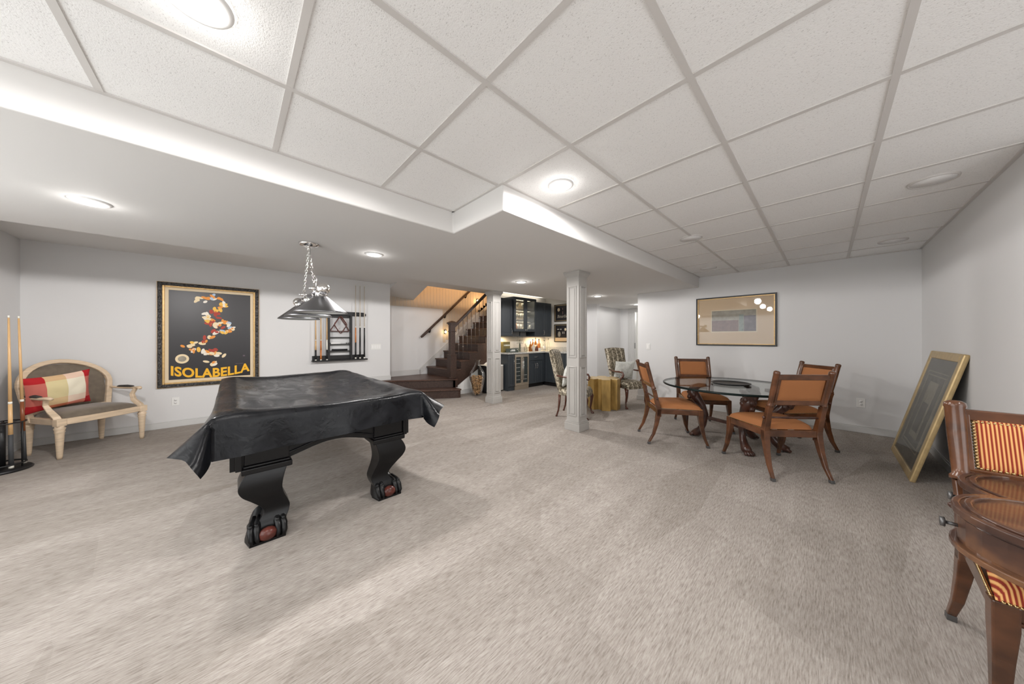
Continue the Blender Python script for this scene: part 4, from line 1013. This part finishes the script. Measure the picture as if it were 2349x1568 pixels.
for a, bt, wr_, lb, sh_ in ((.72, 'cuemaple', 'cuegrey', 'maple cue with a grey grip at the right of the floor stand', 'cuemaple'), (2.0, 'cuebutt', 'cuegrey', 'cue with a brown butt at the back of the floor stand', 'cuemaple'),
                        (-.15, 'cuemaple', 'cuebutt', 'cue with a long brown butt at the front of the floor stand', 'cuemaple'), (3.6, 'cuebutt', 'cueblack', 'cue at the far left of the floor stand', 'cuemaple'), (4.7, 'cuebutt', 'cueblack', 'cue on the rear wall side of the floor stand', 'cuemaple')):
    r = .140
    cue('pool_cue', cx_+(r-.022)*cos(a), cy_+(r-.022)*sin(a), .035, 1.45, bt, wr_, lb, 'cues in the floor stand', (-.03*cos(a), -.03*sin(a)), sh_)

# ------------------------------------------------------------------ cream settee
def rail(parent, name, m, pts, rad, n=10, sq=False, bevel=0): return MB().sweep(pts, rad, n, square=sq).build(name, m, parent, bevel=bevel)
t = thing('settee', 'cream framed settee with taupe upholstery against the left wall', 'settee', (-5.925, -1.24, 0), atan2(-.745, .667)+0)
# local: x = width (viewer's left to right when seated facing +y -> rotated so +y faces the camera), y forward
t.rotation_euler = (0, 0, atan2(.667, .745)-pi/2)
fw, rw, fd, rd = .325, .27, .255, -.235
for sx, y, wv_, nm in ((-1, fd, fw, 'f'), (1, fd, fw, 'f'), (-1, rd, rw, 'r'), (1, rd, rw, 'r')):
    MB().lathe([(.016, 0), (.020, .03), (.021, .05), (.031, .27), (.031, .275), (.037, .285), (.031, .295), (.036, .31), (.040, .325), (.030, .335), (.034, .35)], 16, (sx*wv_, y)).build('leg', 'creamwood', t)
    MB().box(sx*wv_-.034, sx*wv_+.034, y-.032, y+.032, .345, .42).build('leg_block', 'creamwood', t, bevel=.006)
def arcpts(n, f_): return [f_(k/n) for k in range(n+1)]
MB().sweep(arcpts(14, lambda s: (-fw+2*fw*s, fd+.035*sin(pi*s), .385)), (0, 0) and [(.022, .032)]*15, square=True).build('front_rail', 'creamwood', t, bevel=.006)
MB().sweep([(-fw, fd, .385), (-rw, rd, .385)], [(.022, .032)]*2, square=True).sweep([(fw, fd, .385), (rw, rd, .385)], [(.022, .032)]*2, square=True).sweep([(-rw, rd, .385), (rw, rd, .385)], [(.022, .032)]*2, square=True).build('seat_rail', 'creamwood', t, bevel=.006)
def seatfn(fwid, rwid, yf, yr, z0, hh, bow=.03, p=4):
    def fn(u, v):
        a, b_ = 2*u-1, 2*v-1
        y = yr+(yf-yr)*v+bow*(1-a*a)*v; wd_ = rwid+(fwid-rwid)*v
        e = (1-abs(a)**p)*(1-abs(b_)**p)
        return (a*wd_, y, z0+hh*(max(0, e)**.42))
    return fn
MB().grid(seatfn(fw-.012, rw-.0, fd+.0, rd+.02, .405, .085, .035), 22, 16).box(-rw, rw, rd+.02, fd-.02, .36, .406).build('seat', 'taupe', t, fixn=False)
# back: arched frame leaning back
def bk(x, z, d=0): # back plane
    return (x, rd-.005-(z-.40)*.20+d+.16*(x/.36)**2*0.6, z)
out = [(-rw, .36), (-.29, .50), (-.315, .62), (-.33, .72)]
archo = [(-.33*cos(a)*1.0, .74+.255*sin(a)) for a in [pi*k/16 for k in range(17)]]
path_ = [(-.285, .36), (-.30, .50), (-.32, .64)]+archo+[(.32, .64), (.30, .50), (.285, .36)]
MB().sweep([bk(x, z) for x, z in path_], [(.020, .024)]*len(path_), 10, square=True).build('back_frame', 'creamwood', t, bevel=.008)
def backfn(side):
    def fn(u, v):
        a = 2*u-1; zt = .74+.225*sqrt(max(0, 1-(a*.96)**2)); zb = .47; z = zb+(zt-zb)*v
        wd_ = .265+.03*min(1, (z-.47)/.2)
        e = max(0, (1-abs(a)**6)*(1-abs(2*v-1)**6))**.5
        x = a*wd_; p = bk(x, z); return (p[0], p[1]+side*(.006+.028*e), p[2])
    return fn
MB().grid(backfn(1), 22, 14).grid(backfn(-1), 22, 14).build('backrest', 'taupe', t, fixn=False)
MB().sweep([bk(-.29, .455), bk(.29, .455)], [(.015, .015)]*2, square=True).build('lower_back_rail', 'creamwood', t, bevel=.004)
for sx in (-1, 1):
    ap = [bk(sx*.32, .655), (sx*.335, rd+.06, .645), (sx*.35, -.02, .635), (sx*.36, .10, .635), (sx*.355, .17, .64), (sx*.345, .20, .628)]
    MB().sweep(ap, [(.014, .014), (.015, .014), (.017, .014), (.022, .016), (.026, .017), (.016, .012)], 10).build('arm', 'creamwood', t)
    MB().sweep([(sx*.348, .13, .63), (sx*.335, .10, .56), (sx*.325, .14, .49), (sx*.328, .22, .43), (sx*fw, .24, .39)], [(.017, .015), (.018, .018), (.022, .020), (.024, .024), (.026, .026)], square=True).build('arm_support', 'creamwood', t, bevel=.006)
    MB().sweep([(sx*.342, -.13, .648), (sx*.347, -.10, .655), (sx*.352, .0, .658), (sx*.357, .07, .652), (sx*.357, .09, .645)], [(.008, .008), (.020, .014), (.022, .016), (.020, .014), (.008, .008)], 10).build('arm_pad', 'armpad', t)
def pillow_mesh(wx, wy, th, n=20):
    b = MB()
    for sd in (1, -1):
        def fn(u, v, sd=sd):
            a, c_ = 2*u-1, 2*v-1
            pin_x = 1-.07*(1-c_*c_)*abs(a)**3; pin_y = 1-.09*(1-a*a)*abs(c_)**3
            e = max(0, (1-a*a)*(1-c_*c_))**.46
            wr2 = noise.noise(Vector((a*2.4, c_*2.4, sd*3)))*.012*e
            return (a*wx/2*pin_x, c_*wy/2*pin_y, sd*(th/2*e)+wr2)
        b.grid(fn, n, n)
    return b
pl = pillow_mesh(.47, .40, .14).build('check_pillow', 'check', fixn=False)
M1 = Matrix.Translation(t.location) @ Matrix.Rotation(t.rotation_euler.z, 4, 'Z') @ Matrix.Translation((.165, -.05, .685)) @ Matrix.Rotation(radians(7), 4, 'Y') @ Matrix.Rotation(radians(80), 4, 'X') 
pl.matrix_world = M1
tag(pl, 'red, cream and pink checked pillow leaning on the taupe settee', 'pillow')

# ------------------------------------------------------------------ dining chairs
def dining_chair(name, label, group, seatm='tan', wf=.28, wr=.225, nails=False, knee=False, bh=.98):
    t = thing(name, label, 'chair', (0, 0, 0), 0, group); zr = .365; yf, yr = .235, -.225
    for sx in (-1, 1):
        MB().sweep([(sx*(wf-.025), yf-.01, .43), (sx*(wf-.025), yf-.01, .35), (sx*(wf-.02), yf+.0, .25), (sx*(wf-.01), yf+.025, .12), (sx*wf, yf+.06, .025)], [.026, .026, .021, .016, .013], square=True, ref='z').build('leg', 'chairwood', t, bevel=.005)
        MB().sweep([(sx*(wr-.0), yr+.01, .43), (sx*(wr), yr, .35), (sx*(wr+.005), yr-.02, .24), (sx*(wr+.01), yr-.055, .12), (sx*(wr+.015), yr-.105, .025)], [.025, .025, .020, .016, .013], square=True, ref='z').build('leg', 'chairwood', t, bevel=.005)
        for p in ((sx*wf, yf+.062, 0), (sx*(wr+.015), yr-.108, 0)): MB().sweep([(p[0], p[1], 0), (p[0], p[1]-.004*(1 if p[1] > 0 else -1), .028)], [(.014, .016)]*2, square=True, ref='z').build('foot_cap', 'pewter', t, bevel=.002)
        # back post: square lower part, ring, rounded upper part
        def q(z): return (sx*(wr+.0), yr+.005-(max(0, z-.45))*.26, z)
        MB().sweep([q(.33), q(.42), q(.60), q(.655)], [.025, .025, .021, .023], square=True, ref='z').build('post_base', 'chairwood', t, bevel=.004)
        pk = 1.25 if nails else 1.0
        pb = MB().sweep([q(.655), q(.67), q(.68), q(.70), q(.85), q(bh-.03), q(bh-.025), q(bh-.008), q(bh)], [v_*pk for v_ in (.026, .026, .020, .020, .023, .023, .025, .024, .016)], 14)
        pb.build('post', 'chairwood', t)
        if knee:
            MB().prism([(sx*(wf-.04), 0), (sx*(wf-.04), .09), (sx*(wf), .09), (sx*wf, 0)], -.02, .02, Tm((0, yf-.02, .33), pi/2)).build('knee_block', 'chairwood', t, bevel=.006)
    def back(z): return yr+.005-(max(0, z-.45))*.26
    # seat rails
    r = MB(); r.box(-wf+.03, wf-.03, yf-.03, yf+.008, .365, .425)
    r.sweep([(-wf+.02, yf-.01, .395), (-wr+.0, yr, .395)], [(.014, .03)]*2, square=True).sweep([(wf-.02, yf-.01, .395), (wr, yr, .395)], [(.014, .03)]*2, square=True).box(-wr, wr, yr-.014, yr+.014, .365, .425)
    r.build('seat_frame', 'chairwood', t, bevel=.004)
    r = MB(); r.sweep([(-wf+.022-.006, yf-.01, .378), (-wr-.006, yr+.03, .378)], .006, 6).sweep([(wf-.022+.006, yf-.01, .378), (wr+.006, yr+.03, .378)], .006, 6).sweep([(-wf+.04, yf+.010, .378), (wf-.04, yf+.010, .378)], .006, 6); r.build('seat_bead', 'chairwood', t)
    MB().grid(seatfn(wf-.005, wr-.024, yf+.012, yr+.018, .428, .085 if nails else .066, .012, 5), 24, 20).build('seat', seatm, t, fixn=False)
    nl = MB()
    def nailrow(a, b_, step, rr=.0042):
        a, b_ = Vector(a), Vector(b_); n = max(2, int((b_-a).length/step))
        for k in range(n+1): nl.ball(a.lerp(b_, k/n), rr, 6)
    rr = .005 if nails else .0034; stp = .0105 if nails else .0125
    for sx in (-1, 1): nailrow((sx*(wf-.004), yf-.01, .431), (sx*(wr+.008), yr+.03, .431), stp, rr)
    nailrow((-wf+.02, yf+.014, .431), (wf-.02, yf+.014, .431), stp, rr)
    # back
    zt = bh-.035
    MB().sweep([(-wr, back(zt-.02), zt-.02), (wr, back(zt-.02), zt-.02)], [(.012, .024)]*2, square=True).build('top_rail', 'chairwood', t, bevel=.005)
    zb_ = .69
    MB().sweep([(-wr, back(zb_), zb_), (wr, back(zb_), zb_)], [(.012, .022)]*2, square=True).build('lower_back_rail', 'chairwood', t, bevel=.005)
    for sx in (-1, 1): MB().sweep([(sx*(wr-(.022 if nails else .03)), back(zb_), zb_), (sx*(wr-(.022 if nails else .03)), back(zt-.02), zt-.02)], [(.014, .011)]*2, square=True).build('back_stile', 'chairwood', t, bevel=.003)
    b = MB()
    for sd in (1, -1):
        def fn(u, v, sd=sd):
            a = 2*u-1; z = zb_+.018+(zt-.038-zb_-.012)*v; e = max(0, (1-abs(a)**8)*(1-abs(2*v-1)**8))**.5
            return (a*(wr-.042), back(z)+sd*(.004+.011*e), z)
        b.grid(fn, 16, 12)
    b.build('back_panel', seatm, t, fixn=False)
    if nails:
        for sd in (1, -1):
            for sx in (-1, 1): nailrow((sx*(wr-.040), back(zb_+.03)+sd*.010, zb_+.03), (sx*(wr-.040), back(zt-.05)+sd*.010, zt-.05), .0125, .0055)
            for z in (zb_+.026, zt-.046): nailrow((-(wr-.040), back(z)+sd*.010, z), (wr-.048, back(z)+sd*.010, z), .0145, .005)
    o = nl.build('nail_trim', 'brass', t, fixn=False); o['kind'] = 'stuff'
    # slim turned cross rod with ball ends
    zc = .545; yc = back(zc)
    rd_ = MB().sweep([(-wr, yc, zc), (-wr*.5, yc, zc), (-wr*.2, yc, zc), (0, yc, zc), (wr*.2, yc, zc), (wr*.5, yc, zc), (wr, yc, zc)], [.008, .009, .012, .009, .012, .009, .008], 10)
    for sx in (-1, 1): rd_.ball((sx*(wr+.03), yc, zc), .013, 10)
    rd_.build('cross_rod', 'darkwood', t)
    return t
proto = dining_chair('dining_chair', 'rust upholstered dining chair in front of the glass table with its back to the camera', 'dining chairs at the glass table')
def place(c, x, y, fx, fy, label=None):
    c.location = (x, y, 0); c.rotation_euler = (0, 0, atan2(fy, fx)-pi/2)
    if label: c['label'] = label
place(proto, -.37, 3.90, -.669, .743)
place(copy_tree(proto), -1.345, 4.04, .80, .60, 'rust upholstered dining chair at the left side of the glass table, seen from its side')
place(copy_tree(proto), -1.245, 4.92, .56, -.83, 'rust upholstered dining chair beyond the glass table, facing the camera')
place(copy_tree(proto), -.325, 4.85, -.74, -.67, 'rust dining chair at the right of the glass table, half hidden behind another')
gc = dining_chair('striped_chair', 'red and gold striped chair with brass nailheads at the game table', None, 'stripe', .305, .240, True, True, .985)
del_g = gc
gc.location = (.657, 2.045, 0); gc.rotation_euler = (0, 0, pi+radians(3))

# glass dining table
t = thing('glass_table', 'round glass topped dining table on dark carved animal legs', 'dining table', (-.80, 4.36, 0))
tp = MB().add([(.712*cos(2*pi*k/96), .712*sin(2*pi*k/96), .711) for k in range(96)], [tuple(range(96))]).build('tabletop', 'tglass', t, solid=.004)
MB().lathe([(.700, .689), (.714, .691), (.717, .700), (.717, .709), (.705, .7135)], 96, cap=False).build('glass_edge', 'tedge', tp, fixn=False)
for k, (fx, fy) in enumerate(((-.36, .02), (.20, -.27), (.15, .42), (.46, .12))):
    v = Vector((fx, fy)); d_ = v.normalized()
    lg = MB(); P = []
    for r_, z_, rad_ in ((.26, .676, .018), (.34, .664, .032), (.41, .625, .052), (.43, .575, .066), (.38, .50, .058), (.31, .40, .045), (.27, .30, .034), (.29, .18, .030), (.33, .10, .040), (.37, .055, .050), (.42, .03, .035)):
        P.append((d_.x*r_*v.length/.38, d_.y*r_*v.length/.38, z_, rad_))
    lg.sweep([(a, b_, c_) for a, b_, c_, _ in P], [q for *_, q in P], 12)
    for m_ in range(4):
        a = atan2(d_.y, d_.x)+(m_-1.5)*.35; c0 = Vector((P[9][0], P[9][1], 0))
        lg.sweep([(c0.x, c0.y, .05), (c0.x+.055*cos(a), c0.y+.055*sin(a), .035), (c0.x+.085*cos(a), c0.y+.085*sin(a), .014)], [.022, .020, .012], 8)
    for m_ in range(7):  # carved mane tufts
        a = random.uniform(0, 2*pi); zz = random.uniform(.50, .63)
        lg.ball((d_.x*.41*v.length/.38+.05*cos(a), d_.y*.41*v.length/.38+.05*sin(a), zz), (.03, .03, .038), 8)
    lg.build('leg', 'darkwood', t)
    MB().sweep([(d_.x*.30*v.length/.38, d_.y*.30*v.length/.38, .27), (d_.x*.02, d_.y*.02, .25)], [(.012, .02)]*2, square=True).build('stretcher', 'darkwood', t, bevel=.003)
MB().lathe([(.0, .672), (.30, .672), (.31, .68), (.31, .690), (.29, .6975), (.0, .6975)], 32, cap=False).build('top_support_ring', 'darkwood', t)
for ch_ in list(t.children):
    if ch_.name.startswith('top_support'): bpy.data.objects.remove(ch_)
tr = tag(MB().lathe([(.0, .0), (.17, .0), (.188, .012), (.19, .018), (.17, .018), (.165, .012), (.0, .012)], 48, cap=False).build('round_tray', 'trayblk'), 'flat round black tray in the middle of the glass table', 'tray')
tr.location = (-.80, 4.40, .7145); tr.scale = (1.05, 1.05, 1)

# ------------------------------------------------------------------ clover game table
gt = thing('game_table', 'clover shaped mahogany game table with small drawers at the right edge', 'game table', (.70, 1.90, 0), 0)
def clover(R, c, n=18):
    out = []
    for k in range(4):
        for q in range(n):
            d_ = -pi/4+(pi/2)*q/n; a = pi/4+k*pi/2+d_
            r_ = c*cos(d_)+sqrt(max(0, R*R-(c*sin(d_))**2)); out.append((r_*cos(a), r_*sin(a)))
    return out
RR, CC = .225, .233
top = clover(RR, CC)
gt.rotation_euler = (0, 0, radians(0))
gt.location = (.726, 1.945, 0); gt.rotation_euler = (0, 0, radians(-12))
ZT = .70
def lip(o_in, o_out, z0, z1, nm, m, parent):
    n = len(o_in); v = [(x, y, z0) for x, y in o_out]+[(x, y, z1) for x, y in o_out]+[(x, y, z1) for x, y in o_in]+[(x, y, z0) for x, y in o_in]
    f = []
    for i in range(n):
        j = (i+1) % n
        f += [(i, j, n+j, n+i), (n+i, n+j, 2*n+j, 2*n+i), (2*n+i, 2*n+j, 3*n+j, 3*n+i), (3*n+i, 3*n+j, j, i)]
    return MB().add(v, f).build(nm, m, parent, bevel=.004)
c_out, c_mid, c_in = clover(.232, CC), clover(.214, CC), clover(.190, CC)
MB().prism(c_mid, ZT-.024, ZT-.006).build('top', 'gametop', gt)
lip(c_mid, c_out, ZT-.028, ZT-.002, 'top_edge', 'gametop', gt); lip(c_in, clover(.207, CC), ZT-.010, ZT+.003, 'top_moulding', 'gametop', gt)
MB().prism(clover(.218, CC), ZT-.125, ZT-.028).build('apron', 'gametop', gt)
lip(clover(.19, CC), clover(.236, CC), ZT-.142, ZT-.122, 'lower_moulding', 'gametop', gt)
for k in range(4):
    a0 = pi/4+k*pi/2
    for s_ in (0,):
        cx2, cy2 = CC*cos(a0), CC*sin(a0); aa = a0
        aa = radians(191 if k in (1, 2) else 11); base = Vector((cx2+.218*cos(aa), cy2+.218*sin(aa), ZT-.075)); d_ = Vector((cos(aa), sin(aa), 0))
        dp = [Vector((cx2+.2195*cos(aa+q), cy2+.2195*sin(aa+q), 0)) for q in [radians(-58+116*j/8) for j in range(9)]]
        dm = MB().add([(p.x, p.y, z) for z in (ZT-.115, ZT-.036) for p in dp], [(i, i+1, 10+i, 9+i) for i in range(8)])
        dw = dm.build('drawer', 'gametop', gt, solid=.003)
        MB().cyl(base, base+d_*.028, .006, 8).cyl(base+d_*.028, base+d_*.038, .016, 12).build('knob', 'pewter', dw)
for sx, sy in ((1, 1), (-1, -1), (1, -1), (-1, 1)):
    if (sx, sy) == (-1, -1) or (sx, sy) == (-1, 1): continue
    MB().sweep([(sx*.27, sy*.27, 0), (sx*.26, sy*.26, .3), (sx*.25, sy*.25, ZT-.12)], [.016, .022, .030], square=True, ref='z').build('leg', 'gametop', gt, bevel=.004)
MB().lathe([(.05, ZT-.13), (.04, ZT-.17)], 12).build('centre_boss', 'gametop', gt)

# ------------------------------------------------------------------ wing armchairs, drum table, pillows
def wing(name, label, group):
    t = thing(name, label, 'armchair', (0, 0, 0), 0, group); w_ = .235
    for sx in (-1, 1):
        MB().sweep([(sx*(w_-.02), .21, .36), (sx*(w_-.01), .235, .30), (sx*(w_-.015), .225, .20), (sx*(w_-.01), .21, .10), (sx*w_, .225, .035), (sx*w_, .245, .012), (sx*w_, .245, 0)], [.034, .030, .020, .014, .013, .024, .026], 12).build('leg', 'redwood', t)
        MB().sweep([(sx*(w_-.03), -.20, .36), (sx*(w_-.03), -.205, .22), (sx*(w_-.025), -.22, .10), (sx*(w_-.02), -.245, .02), (sx*(w_-.02), -.25, 0)], [.022, .018, .014, .014, .020], 10).build('leg', 'redwood', t)
        arm = [(sx*.22, -.24, .66), (sx*.25, -.12, .65), (sx*.265, .0, .645), (sx*.265, .10, .65), (sx*.262, .165, .645), (sx*.26, .19, .60), (sx*.26, .17, .55), (sx*.258, .13, .555), (sx*.258, .135, .59)]
        MB().sweep(arm, [.014, .015, .016, .017, .018, .016, .014, .012, .010], 10).build('arm', 'redwood', t)
        MB().sweep([(sx*.26, .15, .57), (sx*.255, .10, .50), (sx*.25, .08, .44), (sx*.24, .10, .36)], [.012, .014, .017, .018], 10).build('arm_support', 'redwood', t)
    MB().box(-.225, .225, -.21, .215, .345, .40).build('seat_frame', 'damask', t, bevel=.012)
    MB().grid(seatfn(.245, .215, .245, -.20, .39, .085, .02, 6), 20, 16).grid(lambda u, v: ((2*u-1)*.245, .245+.02*(1-(2*u-1)**2), .345+.05*v), 20, 2).build('seat', 'damask', t, fixn=False)
    b = MB()
    def yb(z): return -.20-(z-.40)*.23
    for sd in (1, -1):
        def fn(u, v, sd=sd):
            a = 2*u-1; z = .39+.67*v+.02*(1-a*a)*v; wd_ = .20+.035*v
            e = max(0, (1-abs(a)**6)*(1-abs(2*v-1)**8))**.5
            return (a*wd_, yb(z)+sd*(.012+.038*e), z)
        b.grid(fn, 18, 20)
    b.grid(lambda u, v: ((-1)*(.20+.035*u), yb(.39+.67*u)-.012+.024*v, .39+.67*u), 10, 1).grid(lambda u, v: ((.20+.035*u), yb(.39+.67*u)-.012+.024*v, .39+.67*u), 10, 1)
    b.build('backrest', 'damask', t, fixn=False)
    return t
wc = wing('wing_armchair', 'striped damask armchair with a white pillow, half behind the large panelled column', 'damask armchairs by the gold drum table')
place(wc, -2.86, 4.13, .93, .36)
wc2 = copy_tree(wc); place(wc2, -2.60, 5.46, .93, -.37, 'striped damask armchair with a grey white pillow, right of the gold drum table')
def onpillow(ch, dx, dy, z, tilt, turn, label, w_=.42, h_=.40):
    o = pillow_mesh(w_, h_, .13).build('white_pillow', 'pillow', fixn=False)
    o.matrix_world = Matrix.Translation(ch.location) @ Matrix.Rotation(ch.rotation_euler.z+turn, 4, 'Z') @ Matrix.Translation((dx, dy, z)) @ Matrix.Rotation(radians(tilt), 4, 'X')
    return tag(o, label, 'pillow')
onpillow(wc, .0, -.11, .665, 76, 0, 'white textured pillow on the armchair behind the large column', .40, .40)
onpillow(wc2, .03, -.06, .655, 72, radians(-14), 'grey white textured pillow with pointed corners on the right armchair', .40, .38)
# star drum table
t = thing('drum_table', 'gold faceted star shaped drum table between the two damask armchairs', 'side table', (-2.80, 4.95, 0), radians(8))
pts = []
for k in range(6):
    a = k*pi/3
    for r_, da in ((.20, -.40), (.285, -.27), (.285, .27), (.20, .40)): pts.append((r_*cos(a+da), r_*sin(a+da)))
MB().prism(pts, 0, .535).build('body', 'hexgold', t, bevel=.004)
MB().prism([(x*1.0, y*1.0) for x, y in pts], .535, .545).build('top', 'gold2', t, bevel=.003)
